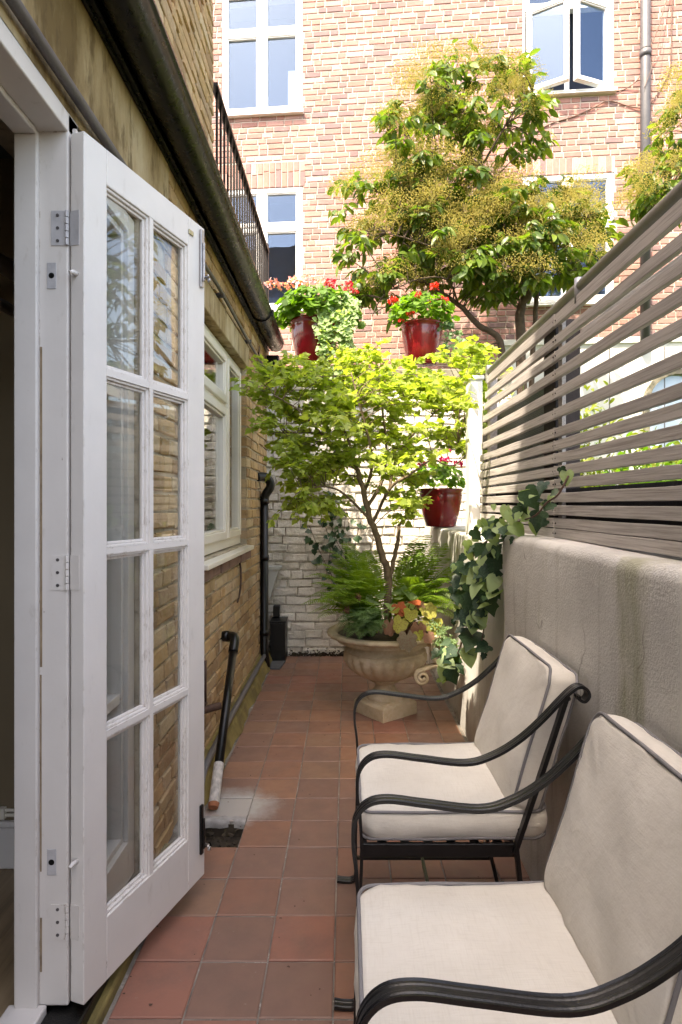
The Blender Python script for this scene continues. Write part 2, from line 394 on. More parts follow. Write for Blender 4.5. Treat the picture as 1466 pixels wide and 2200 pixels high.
MT['maple'] = leafmat('bright_green_leaf', [(.22,.29,.055),(.28,.35,.075),(.37,.42,.11),(.24,.32,.06)], .55, .5)
MT['photinia'] = leafmat('glossy_dark_leaf', [(.05,.10,.018),(.085,.15,.024),(.17,.235,.035),(.06,.12,.026)], .38, .42, .4)
MT['panicle'] = leafmat('golden_seed_head', [(.42,.34,.11),(.48,.41,.16),(.36,.34,.09),(.52,.45,.21)], .8, .35, .2)
MT['fern'] = leafmat('fern_green', [(.13,.23,.028),(.18,.29,.036),(.23,.33,.045)], .5, .48)
MT['darkfern'] = leafmat('dark_fern_green', [(.075,.15,.055),(.105,.195,.07),(.09,.17,.055)], .5, .38)
MT['ivy'] = leafmat('ivy_green', [(.012,.036,.02),(.02,.052,.026),(.035,.075,.026),(.016,.044,.022)], .45, .14, .35, vein=(.045,.085,.045))
MT['geranium'] = leafmat('geranium_green', [(.07,.16,.016),(.10,.21,.022),(.13,.24,.03)], .5, .45)
MT['paleleaf'] = leafmat('pale_trailing_leaf', [(.26,.36,.17),(.32,.42,.22),(.22,.32,.13)], .6, .4)
MT['sedum'] = leafmat('sedum_green', [(.11,.19,.07),(.15,.22,.09),(.09,.16,.06)], .55, .3)
MT['shrub'] = leafmat('yellow_green_shrub', [(.14,.19,.02),(.20,.24,.03),(.10,.15,.02)], .5, .4)
for nm, cs in (('pink', [(.60,.18,.22),(.72,.38,.38),(.75,.52,.50)]), ('red', [(.50,.02,.02),(.58,.05,.03)]), ('magenta', [(.50,.015,.13),(.58,.03,.20)]), ('crimson', [(.48,.02,.05),(.55,.05,.09)])):
    MT[nm] = leafmat(nm+'_petal', cs, .6, .3, .3)
for nm, cs in (('heu_lime', [(.20,.22,.035),(.24,.24,.05)]), ('heu_orange', [(.32,.075,.03),(.36,.10,.04)]), ('heu_maroon', [(.15,.075,.045),(.19,.11,.07)]), ('heu_grey', [(.14,.115,.08),(.17,.15,.105)])):
    MT[nm] = leafmat(nm, cs, .6, .2, .2, vein=(.12,.05,.03))
MT['glass'] = glassmat('window_glass', .0, (.97,.98,.97), 1.5, .02, 1.15)
MT['farglass'] = glassmat('sky_lit_glass', .03, (.8,.87,.95), 1.5, .03, 1.0, (.62,.78,1.0))  # gloss tinted blue so the panes imitate a bluer sky reflection
MT['darkroom'] = plain('dark_room', (.035,.045,.07), .9, .2, 2, 30, .1)  # bluish dark colour imitates the shade indoors behind windows
MT['roomwall'] = plain('dim_room_wall', (.20,.15,.09), .9, .1, 2, 60, .1)
MT['roomceil'] = plain('room_ceiling', (.36,.32,.29), .9, .1, 2, 60, .1)
MT['blindcloth'] = plain('beige_blind', (.52,.47,.40), .9, .1, 4, 60, .1)
MT['curtain'] = plain('white_curtain', (.6,.6,.6), .9, .1, 6, 60, .2)
def _boards():
    b = NB('oak_boards'); g1 = b.noise(18, 6, .65, (1,.07,1))
    col = b.ramp(g1, [(.3,(.13,.085,.045)),(.6,(.26,.19,.115)),(.75,(.32,.245,.16))])
    b.bsdf(col, .5, b.bump(g1, .15, .002)); return b.m
MT['boards'] = _boards()
MT['whiterender'] = plain('white_render', (.78,.77,.74), .9, .08, 3, 90, .2)
MT['slate'] = plain('grey_slate', (.10,.10,.105), .8, .3, 12, 120, .4)
MT['terracotta'] = plain('terracotta', (.36,.13,.06), .85, .25, 10, 80, .4)
MT['plaster'] = plain('flaking_white_coat', (.50,.46,.42), .9, .4, 40, 120, .8)
MT['rust'] = plain('rusty_iron', (.085,.045,.03), .85, .5, 30, 120, .8)
MT['brass'] = plain('aged_brass', (.45,.40,.25), .35, .2, 20, 100, .1, metal=.7)
MT['cable'] = plain('brown_cable', (.13,.075,.055), .7, .2, 10, 60, .1)
MT['grass'] = plain('garden_lawn', (.06,.09,.02), .95, .5, 20, 80, 1.0)
# ------------------------------------------------------------------ brickwork
def brick_meshes(n=6, jit=1.0, tag_='brick'):
    out = []
    r = random.Random(5)
    for k in range(n):
        m = MB(); v = []
        for (sx, sz) in ((-1,-1),(1,-1),(1,1),(-1,1)): v.append((sx*.5, 0, sz*.5))
        for (sx, sz) in ((-1,-1),(1,-1),(1,1),(-1,1)): v.append((sx*(.5+r.uniform(-.008,.004)*jit), .93+r.uniform(-.03,.01)*jit, sz*(.5+r.uniform(-.03,.01)*jit)))
        for (sx, sz) in ((-1,-1),(1,-1),(1,1),(-1,1)): v.append((sx*(.48-r.uniform(0,.02)*jit), 1.0+r.uniform(-.03,.02)*jit, sz*(.44-r.uniform(0,.05)*jit)))
        f = [(8,9,10,11)]
        for a in range(4):
            b = (a+1) % 4; f += [(a,b,b+4,a+4), (a+4,b+4,b+8,a+8)]
        m.add(v, f); out.append(m.mesh(tag_))
    return out
def lay(fr, u0, u1, v0, v1, holes=(), course=.075, joint=.010, L=.215, Hd=.1025, depth=.07, relief=.006, seed=1, bond='flemish', jn=.002, nm=6, rot=.0):
    r = random.Random(seed); items = []; v = v0; row = 0
    s = 1 if fr.u.cross(fr.n).z > 0 else -1
    while v < v1-.02:
        h = min(course, v1-v)-joint
        u = u0-r.uniform(0, .2)-(0 if row % 2 else (L+joint)*.5+ .03); k = row % 2
        while u < u1:
            if bond == 'flemish': ln = L if k % 2 == 0 else Hd
            elif bond == 'english': ln = L if row % 3 else Hd
            else: ln = r.choice((L, L, L, Hd, L*.7))
            ln *= r.uniform(.96, 1.03)
            a, b = max(u, u0), min(u+ln, u1); segs = [(a, b)]
            for (hu0, hu1, hv0, hv1) in holes:
                if v+h > hv0+.012 and v < hv1-.012:
                    ns = []
                    for (x, y) in segs:
                        if y <= hu0 or x >= hu1: ns.append((x, y))
                        else:
                            if x < hu0: ns.append((x, hu0))
                            if y > hu1: ns.append((hu1, y))
                    segs = ns
            for (x, y) in segs:
                if y-x < .03: continue
                dn = r.uniform(-jn, jn)
                p = fr.p((x+y)/2, relief-depth+dn, v+h/2+r.uniform(-1,1)*jn)
                U = fr.u*(y-x)*s; Nn = fr.n*depth; hh = h*r.uniform(.95, 1.02)
                W = Vector((0,0,hh)) + fr.u*r.uniform(-rot, rot)*hh
                items.append((r.randrange(nm), Matrix(((U.x,Nn.x,W.x,p.x),(U.y,Nn.y,W.y,p.y),(U.z+r.uniform(-rot,rot)*(y-x),Nn.z,W.z,p.z),(0,0,0,1)))))
            u += ln+joint; k += 1
        v += course; row += 1
    return items
def slab(fr, u0, u1, v0, v1, holes, n0, n1):
    mb = MB(); us = sorted({u0, u1, *[h[0] for h in holes], *[h[1] for h in holes]}); vs_ = sorted({v0, v1, *[h[2] for h in holes], *[h[3] for h in holes]})
    us = [u for u in us if u0 <= u <= u1]; vs_ = [v for v in vs_ if v0 <= v <= v1]
    for i in range(len(us)-1):
        run = None
        for j in range(len(vs_)-1):
            cu = (us[i]+us[i+1])/2; cv = (vs_[j]+vs_[j+1])/2
            solid = not any(h[0] < cu < h[1] and h[2] < cv < h[3] for h in holes)
            if solid: run = [vs_[j], vs_[j+1]] if run is None else [run[0], vs_[j+1]]
            if run and (not solid or j == len(vs_)-2):
                fr.box(mb, us[i], us[i+1], n0, n1, run[0], run[1]); run = None
    return mb
def grow_h(h, e): return (h[0]-e, h[1]+e, h[2]-e, h[3]+e)
XL = -0.73; XN = 0.675; XF = 0.69; YB = 5.45
# ------------------------------------------------------------------ ground
TX0, TT = -0.637, 0.2
struct('ground', MB().add([(-60,-60,-.07),(60,-60,-.07),(60,60,-.07),(-60,60,-.07)], [(0,1,2,3)]), MT['soil'])
floor = MB()
hole = (TX0, TX0+.2, 2.4, 2.6)
F_up = Fr((0,0,0), (1,0,0), (0,0,-1))
xs = [XL-.05, hole[0], hole[1], XF+.05]; ys = [-3, hole[2], hole[3], YB+.05]
for i in range(3):
    for j in range(3):
        if i == 1 and j == 1: continue
        floor.box(xs[i], xs[i+1], ys[j], ys[j+1], -.06, -.0045)
pav = struct('tiled_floor', floor, MT['grout'])
def tile_mesh(k):
    r = random.Random(k); m = MB(); a = .5; b = .485; z1 = 1.0
    v = [(-a,-a,0),(a,-a,0),(a,a,0),(-a,a,0)]+[(-a,-a,.8),(a,-a,.8),(a,a,.8),(-a,a,.8)]
    v += [(sx*(b-r.uniform(0,.006)), sy*(b-r.uniform(0,.006)), z1) for sx, sy in ((-1,-1),(1,-1),(1,1),(-1,1))]
    f = [(8,9,10,11)]
    for i in range(4):
        j = (i+1) % 4; f += [(i,j,j+4,i+4),(i+4,j+4,j+8,i+8)]
    return m.add(v, f).mesh('tile')
tms = [tile_mesh(k) for k in range(4)]; titems = []
for c in range(7):
    for rr in range(-2, 28):
        x0 = TX0+c*TT; x1 = min(x0+TT, XF+.0); y0 = -.002+rr*TT; y1 = min(y0+TT, YB)
        if y0 < -.3 or (c == 0 and rr == 12): continue
        j = .0022
        cx, cy_ = (x0+x1)/2, (y0+y1)/2; sx, sy = x1-x0-2*j, y1-y0-2*j
        if sx < .02 or sy < .02: continue
        tz = rnd.uniform(-.0018, .0018)
        M = Matrix.Translation((cx, cy_, -.014+tz)) @ Matrix.Rotation(rnd.uniform(-.006,.006), 4, 'Z') @ Matrix.Rotation(rnd.uniform(-.004,.004), 4, 'X') @ Matrix.Diagonal((sx, sy, .014, 1))
        titems.append((rnd.randrange(4), M))
scatter('tile', 'tiles', tms, titems, MT['tile'], pav, 300)
# cement smear spread over the tiles at the broken corner
def blob(cx, cy_, rx, ry, z, n=28, seed=1, amp=.25):
    r = random.Random(seed); m = MB(); ph = [r.uniform(0, 6.28) for _ in range(4)]
    v = [(cx, cy_, z+.004)]
    for k in range(n):
        a = 2*math.pi*k/n; s = 1+amp*(.5*math.sin(2*a+ph[0])+.3*math.sin(3*a+ph[1])+.3*math.sin(5*a+ph[2])+.2*math.sin(9*a+ph[3]))
        v.append((cx+rx*s*math.cos(a), cy_+ry*s*math.sin(a), z))
    return m.add(v, [(0, k+1, (k+1) % n+1) for k in range(n)])
from mathutils import noise as mnoise
cm = MB(); N_ = 24
for i in range(N_+1):
    x = hole[0]+.002+.196*i/N_
    for (dy, z) in ((-.010,-.030),(-.010,-.018),(-.009,-.006),(-.004,.002),(.010,.0032),(.03,.0005),(.04,-.003)):
        nz = mnoise.noise(Vector((x*35, dy*30, 2))); cm.v.append((x, 2.604+dy+.012*nz, z+.003*mnoise.noise(Vector((x*60, dy*60, 7)))))
for i in range(N_):
    for j in range(6): a = i*7+j; cm.f.append((a, a+7, a+8, a+1))
obj('cement_lip', cm, MT['cement'], pav, True)
ln = MB(); e = .003
for (x0, y0, x1, y1) in ((hole[0]+e,hole[2],hole[0]+e,hole[3]-e),(hole[0],hole[3]-e,hole[1]-e,hole[3]-e),(hole[1]-e,hole[2],hole[1]-e,hole[3]-e),(hole[0],hole[2]+e,hole[1],hole[2]+e)):
    for i in range(8):
        for (t, s_) in ((i/8,0),((i+1)/8,0),((i+1)/8,1),(i/8,1)):
            x = x0+(x1-x0)*t; y = y0+(y1-y0)*t; ln.v.append((x, y, -.075+.06*s_))
        k = len(ln.v); ln.f.append((k-4,k-3,k-2,k-1))
obj('hole_side', ln, MT['soil'], pav)
lit = MB(); lr = random.Random(12)
for k in range(110):
    e = lr.random()
    x = lr.uniform(-.63,.0) if e < .5 else (-.64+abs(lr.gauss(0,.03)) if e < .8 else lr.uniform(-.5,.6)); y = lr.uniform(1.6, 5.3); s = lr.uniform(.002,.007); a = lr.uniform(0,6.28)
    lit.add([(x+s*math.cos(a+t)*(1 if q % 2 else .6), y+s*math.sin(a+t)*(1 if q % 2 else .6), .002+lr.uniform(0,.002)) for q, t in enumerate((0,1.2,2.3,3.4,4.6))], [(0,1,2,3,4)])
obj('debris', lit, MT['rust'], pav, kind='stuff')
rub = MB(); rr_ = random.Random(3)
for k in range(60):
    x = rr_.uniform(hole[0]+.015, hole[1]-.015); y = rr_.uniform(hole[2]+.015, hole[3]-.01); s = rr_.uniform(.006, .022); z = -.07+rr_.uniform(0,.03)
    v = [Vector((x,y,z))+Vector((rr_.uniform(-1,1), rr_.uniform(-1,1), rr_.uniform(-.6,1)))*s for _ in range(6)]
    rub.add(v, [(0,1,2),(0,2,3),(3,4,0),(4,5,0),(1,5,2),(2,5,3),(3,5,4),(0,5,1)])
obj('rubble', rub, MT['soil'], pav, kind='stuff')

# ------------------------------------------------------------------ the house on the left
house = thing('brick_house', 'yellow stock brick house with white glazed door and black gutter, left side', 'house', (XL-.5, 2.5, 0))
FL = Fr((XL,0,0), (0,1,0), (1,0,0))
WY0, WY1, WZ0, WZ1 = 3.0, 4.366, 1.09, 2.365
DY0, DY1, DZ1 = .25, 1.56, 2.39; SY1 = 2.11
holes = [(WY0,WY1,WZ0,WZ1), (DY0,SY1+.02,-.1,DZ1)]
wall = obj('wall', slab(FL, -.7, YB+.14, -.05, 2.8, [grow_h(holes[0], .005), holes[1]], -.25, -.006), MT['stock_mortar'], house, label='stained yellow stock brick wall with wide pale joints')
bm_ = brick_meshes(6, 1.3)
it = lay(FL, SY1+.025, YB+.1, .0, 2.78, [holes[0], (2.85,4.40,2.365,2.53), (2.9,4.42,1.01,1.075), (-1,2.42,2.36,2.8)], seed=3, jn=.003, rot=.012, joint=.012)
scatter('brick', 'brickwork', bm_, it, MT['stock'], wall, 300)
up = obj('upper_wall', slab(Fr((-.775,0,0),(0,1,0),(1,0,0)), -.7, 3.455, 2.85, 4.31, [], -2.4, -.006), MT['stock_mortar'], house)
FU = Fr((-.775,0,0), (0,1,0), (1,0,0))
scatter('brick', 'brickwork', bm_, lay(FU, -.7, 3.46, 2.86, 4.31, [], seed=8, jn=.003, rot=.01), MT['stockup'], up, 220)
FUe = Fr((-3.1,3.458,0), (1,0,0), (0,1,0))
merged('brickwork', bm_, lay(FUe, 0, 2.32, 2.86, 4.31, [], seed=9), MT['stockup'], up)
# rooms, roofs and the taller block behind
blk = MB()
blk.box(-3.2, XL-.26, -.7, YB+.14, 2.62, 2.78)            # ceilings / flat roof
blk.box(-3.2, XL-.02, -.7, YB+.14, 2.79, 2.86)
obj('roof', blk, MT['slate'], house)
rm = MB()
rm.box(-3.2, -3.1, -.7, YB+.14, 0, 2.62)
rm.box(-3.1, XL-.255, 2.16, 2.28, 0.06, 2.62); rm.box(-3.1, XL-.255, YB+.02, YB+.14, .06, 2.62); rm.box(-3.1, XL-.255, -.7, -.6, .06, 2.62)
obj('room_wall', rm, MT['roomwall'], house)
fl = MB()
for k in range(13):
    fl.box(-3.1+k*.172, -3.1+k*.172+.170, -.6, 2.155, .0, .07)
obj('room_floor', fl, MT['boards'], house); obj('room_floor', MB().box(-3.1, XL-.255, 2.285, YB+.015, 0, .07), MT['boards'], house)
sk = MB(); sk.box(-3.09, XL-.27, 2.135, 2.158, .071, .215); sk.box(-3.09, XL-.27, 2.142, 2.158, .216, .235)
obj('skirting_board', sk, MT['paint'], house, bevel=.003)
cbm = MB(); cbm.tube([(-3.0,2.150,.256),(-1.02,2.150,.256)], .006, 6); cbm.tube([(-3.0,2.150,.272),(-1.02,2.150,.274)], .006, 6); cbm.box(-1.245,-1.225,2.138,2.156,.245,.285)
obj('cable', cbm, MT['upvc'], house)
obj('wall_socket', MB().box(-1.155, -1.068, 2.143, 2.1585, .335, .445), MT['paint'], house, bevel=.006)
obj('curtain_rail', MB().tube([(-1.3,.0,2.16),(-1.12,2.1,2.16)], .03, 12).tube([(-1.1,.3,1.97),(-1.02,2.1,1.97)], .018, 10), MT['roomceil'], house, True)
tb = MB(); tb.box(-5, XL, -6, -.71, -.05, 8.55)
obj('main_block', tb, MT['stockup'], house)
# render band above the door and the lintel over the window
rb = MB(); n1, n2 = 60, 8
for i in range(n1+1):
    for j in range(n2+1):
        y = -.7+(2.42+.7)*i/n1; z = DZ1+.002+(2.80-DZ1)*j/n2
        rb.v.append((XL+.006+.004*math.sin(3*y+z*5)*math.cos(y*7+2)+(.012 if j == 0 else 0)*0, y, z))
for i in range(n1):
    for j in range(n2):
        a = i*(n2+1)+j; rb.f.append((a, a+n2+1, a+n2+2, a+1))
m = len(rb.v)
obj('render_band', rb, MT['tanrender'], house, True)
obj('lintel', MB().box(XL-.20, XL+.014, 2.86, 4.40, WZ1+.004, 2.525), MT['tanrender'], house, bevel=.006)
# plinth with grey pipe
pl = MB(); n_ = 40; pr = []
for i in range(n_+1):
    y = 2.62+(5.3-2.62)*i/n_; w = .006*math.sin(y*9)+.004*math.sin(y*23)
    pr.append([(XL-.01,y,.125), (XL+.028+w,y,.105+w), (XL+.062+w,y,.06), (XL+.088+w*1.5,y,-.003)])
for i, q in enumerate(pr): pl.v += q
for i in range(n_):
    for j in range(3): a = i*4+j; pl.f.append((a, a+1, a+5, a+4))
pl.f.append((0,1,2,3))
obj('plinth', pl, MT['algae'], house)
obj('waste_pipe', MB().tube(smoothpath([(XL+.045,5.12,.115),(XL+.045,4.2,.118),(XL+.046,3.2,.118),(XL+.05,2.85,.10),(XL+.06,2.7,.03),(XL+.06,2.5,-.05)], 5), .017, 10), MT['grey_pipe'], house, True)
# leaning black soil pipe
pp = [Vector((XL+.0,3.47,.60)), Vector((XL+.07,3.45,.60)), Vector((XL+.085,3.43,.57)), Vector((XL+.135,2.68,.03))]
bp_ = obj('drain_pipe', MB().tube([pp[2], pp[2].lerp(pp[3], .8)], .022, 14), MT['black_iron'], house, True, label='black leaning drain pipe with a flaking white foot')
obj('elbow', MB().tube(smoothpath([(XL-.01,3.50,.603),(XL+.05,3.485,.606),(XL+.085,3.45,.60),tuple(pp[2].lerp(pp[3], .06))], 5), .0275, 14), MT['black_iron'], bp_, True)
obj('collar', MB().tube([(XL+.018,3.497,.604),(XL+.045,3.488,.605)], .032, 14), MT['black_iron'], bp_, True)
ft = MB(); q0 = pp[2].lerp(pp[3], .79); q1 = pp[2].lerp(pp[3], 1.0); ft.tube([q0, q1], [.024,.0245], 12)
obj('pipe_foot', ft, MT['plaster'], bp_)
obj('clay_socket', MB().tube([q1-(q1-q0)*.02, q1+(q1-q0)*.08], [.0255,.021], 12), MT['terracotta'], bp_)
br = MB(); br.box(XL+.008, XL+.018, 3.035, 3.047, .36, .58); br.tube([(XL-.01,3.0,.335),(XL+.085,3.06,.345)], .019, 10); br.tube([(XL-.005,3.035,.34),(XL+.015,3.04,.37)], .012, 6)
obj('rusty_bracket', br, MT['rust'], house, True)
obj('rusty_strap', MB().tube(smoothpath([(XL+.008,4.0,1.0),(XL+.016,4.03,.95),(XL+.016,4.03,.82),(XL+.01,3.98,.74),(XL+.006,3.95,.73)], 5), .007, 6), MT['rust'], house, True)
# downpipe with swan neck in the far corner
dy = 5.02; dx = XL+.04
dp = obj('downpipe', MB().tube([(dx,dy,1.42),(dx,dy,.16),(dx+.025,dy-.05,.02)], .034, 14), MT['black_iron'], house, True, label='black downpipe with a swan neck top')
obj('swan_neck', MB().tube(smoothpath([(dx-.05,dy-.1,1.60),(dx+.01,dy-.03,1.605),(dx+.045,dy,1.57),(dx+.05,dy,1.52),(dx+.01,dy,1.455),(dx,dy,1.40)], 6), .037, 14), MT['black_iron'], dp, True)
for z in (1.40, .93, .30): obj('collar', MB().tube([(dx,dy,z-.02),(dx,dy,z+.02)], .040, 14), MT['black_iron'], dp, True)
# gutter, fascia and brackets
gy0, gy1 = -.6, 5.28
gx, gz, gr = XL+.105, 2.80, .066
ga = MB(); sect = []
for k in range(15):
    a = math.pi*(1+k/14); sect.append((gx+gr*math.cos(a), gz+gr*math.sin(a)))
sect = [(gx-gr, gz+.01)]+sect+[(gx+gr+.008, gz), (gx+gr+.008, gz+.012), (gx+gr-.004, gz+.012)]
ny = 12
for i in range(ny+1):
    y = gy0+(gy1-gy0)*i/ny
    for (x, z) in sect: ga.v.append((x, y, z-.012*(y-2)*.3))
ns = len(sect)
for i in range(ny):
    for j in range(ns-1): a = i*ns+j; ga.f.append((a, a+1, a+ns+1, a+ns))
gut = obj('gutter', ga, MT['gutter'], house, True, label='black half round gutter streaked with green algae')
sm = gut.modifiers.new('solid', 'SOLIDIFY'); sm.thickness = .005; sm.offset = 0
for y in (1.36, 4.42):
    cg = MB(); pts = []
    for k in range(17):
        a = math.pi*(1+k/16); pts.append((gx+(gr+.006)*math.cos(a), y, gz+(gr+.006)*math.sin(a)-.012*(y-2)*.3))
    cg.strip(pts, (0,1,0), [(-.028,-.006),(.028,-.006),(.028,.006),(-.028,.006)])
    obj('gutter_union', cg, MT['gutter'], gut)
    obj('gutter_clamp', MB().box(gx+gr-.012, gx+gr+.022, y-.012, y+.012, gz-.03-.012*(y-2)*.3, gz+.022-.012*(y-2)*.3), MT['gutter'], gut, bevel=.003)
fa = MB(); fa.box(XL+.009, XL+.036, -.65, 5.4, 2.755, 2.87); fa.box(XL+.037, XL+.052, -.65, 5.4, 2.79, 2.86); fa.box(XL+.007, XL+.020, -.65, 5.4, 2.742, 2.7545)
obj('fascia_board', fa, MT['gutter'], house, bevel=.003)
obj('roof_edge', MB().box(XL-.02, gx+gr-.03, -.65, 5.38, 2.872, 2.89), MT['slate'], house)
ot = MB(); ot.box(XL+.02, XL+.13, 5.30, 5.42, 2.52, 2.70); ot.tube([(XL+.06,5.33,2.55),(XL+.05,5.36,2.42)], .03, 10)
obj('gutter_outlet', ot, MT['gutter'], gut, bevel=.01)
# pipes clipped along the wall
obj('conduit', MB().tube(smoothpath([(XL+.028,-.6,2.438),(XL+.028,1.2,2.432),(XL+.028,2.1,2.43),(XL+.026,2.6,2.44)], 4), .0145, 10), MT['lead'], house, True)
cd = MB(); cd.tube(smoothpath([(XL+.05,2.62,2.50),(XL+.04,3.2,2.545),(XL+.03,4.2,2.54),(XL+.03,5.1,2.53)], 5), .0105, 8)
for y in (3.35, 4.3): cd.box(XL-.002, XL+.046, y-.008, y+.008, 2.53, 2.557)
obj('conduit', cd, MT['lead'], house, True)
obj('air_slot', MB().box(XL-.002, XL+.012, 4.92, 4.98, 2.56, 2.68), MT['black_iron'], house)
# roof terrace railing
rl = obj('railing', MB().box(-.785, -.745, 3.46, 5.76, 3.795, 3.815), MT['black_iron'], house, label='black metal roof railing with slim balusters')
rl2 = MB().box(-.775, -.755, 3.46, 5.76, 2.93, 2.945)
obj('bottom_rail', rl2, MT['black_iron'], rl)
balm = MB().box(-.0065, .0065, -.0065, .0065, 0, .85).mesh('baluster'); balm.materials.append(MT['black_iron'])
for k in range(21): inst('baluster', balm, Matrix.Translation((-.765, 3.53+k*.108, 2.945)), rl)
obj('post', MB().box(-.78, -.75, 5.735, 5.765, 2.55, 3.86).tube([(-.765,5.75,3.86),(-.765,5.75,3.885)], [.02,.008], 8), MT['black_iron'], rl)
# ---- kitchen window in the brick wall
win = thing('x','x','x'); bpy.data.objects.remove(win)
def empty_part(name, parent, label=None):
    o = bpy.data.objects.new(name, None); COL.objects.link(o); o.empty_display_size = .1
    o.location = -wloc(parent); o.parent = parent
    if label: o['label'] = label
    return o
kw = empty_part('window', house, 'cream framed three light kitchen window')
fo = -.044; fi = -.115
kf = MB(); FL.rect(kf, WY0+.004, WY1-.004, WZ0+.002, WZ1-.004, .045, fi, fo, wb=.07)
FL.box(kf, 3.80, 3.86, fi, fo, WZ0+.073, WZ1-.05); FL.box(kf, WY0+.05, 3.80, fi, fo, 1.975, 2.02)
obj('frame', kf, MT['upvc'], kw, bevel=.004)
def sash(fr, u0, u1, v0, v1, w, n0, n1, mat, gm, parent, bev=.005, bead=.014):
    s_ = obj('sash', fr.rect(MB(), u0, u1, v0, v1, w, n0, n1), mat, parent, bevel=bev)
    b_ = MB(); fr.rect(b_, u0+w+.0005, u1-w-.0005, v0+w+.0005, v1-w-.0005, bead, n0+.008, n1-.012); obj('glazing_bead', b_, mat, parent, bevel=.003)
    g_ = MB(); c = (n0+n1)/2; fr.box(g_, u0+w+.002, u1-w-.002, c-.002, c+.002, v0+w+.002, v1-w-.002)
    obj('pane', g_, gm, parent)
sash(FL, WY0+.045, 3.805, 2.012, WZ1-.045, .05, fi+.02, fo+.018, MT['upvc'], MT['glass'], kw)
sash(FL, WY0+.045, 3.805, WZ0+.065, 1.983, .05, fi+.02, fo+.018, MT['upvc'], MT['glass'], kw)
sash(FL, 3.855, WY1-.045, WZ0+.065, WZ1-.045, .042, fi+.02, fo+.014, MT['upvc'], MT['glass'], kw)
obj('sill', MB().add([(XL-.12,2.95,1.087),(XL+.05,2.95,1.074),(XL+.05,2.95,1.046),(XL-.12,2.95,1.046),(XL-.12,4.405,1.087),(XL+.05,4.405,1.074),(XL+.05,4.405,1.046),(XL-.12,4.405,1.046)],
    [(0,1,2,3),(7,6,5,4),(0,4,5,1),(1,5,6,2),(2,6,7,3),(3,7,4,0)]), MT['upvc'], kw, bevel=.005)
MT['sillbrick'] = plain('brown_sill_tile', (.20,.115,.085), .85, .3, 14, 90, .4)
for k in range(7):
    y = 2.95+k*.21; obj('sill_brick', MB().box(XL-.05, XL+.026+rnd.uniform(-.004,.004), y, y+.203, .985, 1.042), MT['sillbrick'], kw, bevel=.006)
obj('blind', MB().box(XL-.62, XL-.61, 3.0, 4.3, 1.0, 2.3), MT['darkroom'], house)  # dark sheet standing in for the unlit kitchen, no blind hangs here
# ---- door frame, side light and glazed door
fr_ = MB()
fr_.box(-.855, -.722, DY1-.008, 1.612, .071, DZ1); fr_.box(-.855, -.795, DY1-.024, DY1-.0085, .0715, 2.336)       # hinge jamb and stop
fr_.box(-.855, -.722, DY0, 1.611, 2.338, DZ1-.001); fr_.box(-.855, -.795, DY0, DY1-.025, 2.322, 2.3375)
fr_.box(-.855, -.722, DY0-.05, DY0+.0, .071, DZ1-.002)
dfr = obj('door_frame', fr_, MT['paintworn'], house, bevel=.004)
obj('architrave', MB().box(-.7215, -.712, 1.575, 1.613, .071, 2.36), MT['paint'], dfr)
obj('split_gap', MB().box(-.7945, -.7890, DY1-.0090, DY1-.0082, .95, 1.78).box(-.7945, -.7895, DY1-.0090, DY1-.0082, .16, .30).box(-.7945,-.7905,DY1-.0090, DY1-.0082, .42,.93), MT['boards'], dfr)
th = MB(); th.box(-.875, -.775, DY0, 1.55, .05, .078); obj('threshold', th, MT['paint'], dfr, bevel=.005)
st_ = MB(); st_.box(-.774, -.672, .0, 1.72, -.05, .062); obj('door_step', st_, MT['black_iron'], dfr, bevel=.006)
st2 = MB(); st2.box(-.7395, -.648, -.3, 2.38, -.05, .028); obj('step_edge', st2, MT['algae'], house, bevel=.008)
sl = empty_part('side_window', house, 'white glazed side light behind the open door')
FS = Fr((-.735,0,0), (0,1,0), (1,0,0))
sf = MB(); FS.rect(sf, 1.614, SY1+.02, .065, DZ1-.012, .06, -.12, -.02, wb=.14); 
for z in (.69, 1.21, 1.73): FS.box(sf, 1.676, SY1-.042, -.09, -.04, z, z+.035)
FS.rect(sf, 1.675, SY1-.041, .206, 2.317, .022, -.10, -.035)
obj('frame', sf, MT['paint'], sl, bevel=.003)
obj('blind', MB().box(-.875,-.870,1.63,2.12,.2,2.34), MT['blindcloth'], sl)
g_ = MB(); FS.box(g_, 1.676, SY1-.042, -.072, -.068, .207, 2.316); obj('pane', g_, MT['glass'], sl)
DO = Vector((-.677, 1.542, .08)); DU = Vector((.180, .552, 0)).normalized(); DN = Vector((DU.y, -DU.x, 0))
FD = Fr(DO, DU, DN); DW, DH, DT = .5806, 2.255, .042
door = empty_part('glazed_door', house, 'open white door with eight glass panes')
us_ = [.086, .268, .298, .480]; vz = [.1725, .667, 1.164, 1.650, 2.1576]
dm = MB()
FD.box(dm, 0, .086, -DT, 0, 0, DH); FD.box(dm, .480, DW, -DT, 0, 0, DH)
FD.box(dm, .086, .480, -DT, 0, 0, vz[0]); FD.box(dm, .086, .480, -DT, 0, vz[4], DH)
body = obj('door_leaf', dm, MT['paint'], door, bevel=.0025)
gb = MB(); FD.box(gb, .274, .292, -DT+.004, -.001, vz[0], vz[4])
for v in vz[1:4]: FD.box(gb, .086, .274, -DT+.004, -.001, v-.009, v+.009); FD.box(gb, .292, .480, -DT+.004, -.001, v-.009, v+.009)
obj('glazing_bar', gb, MT['paint'], door)
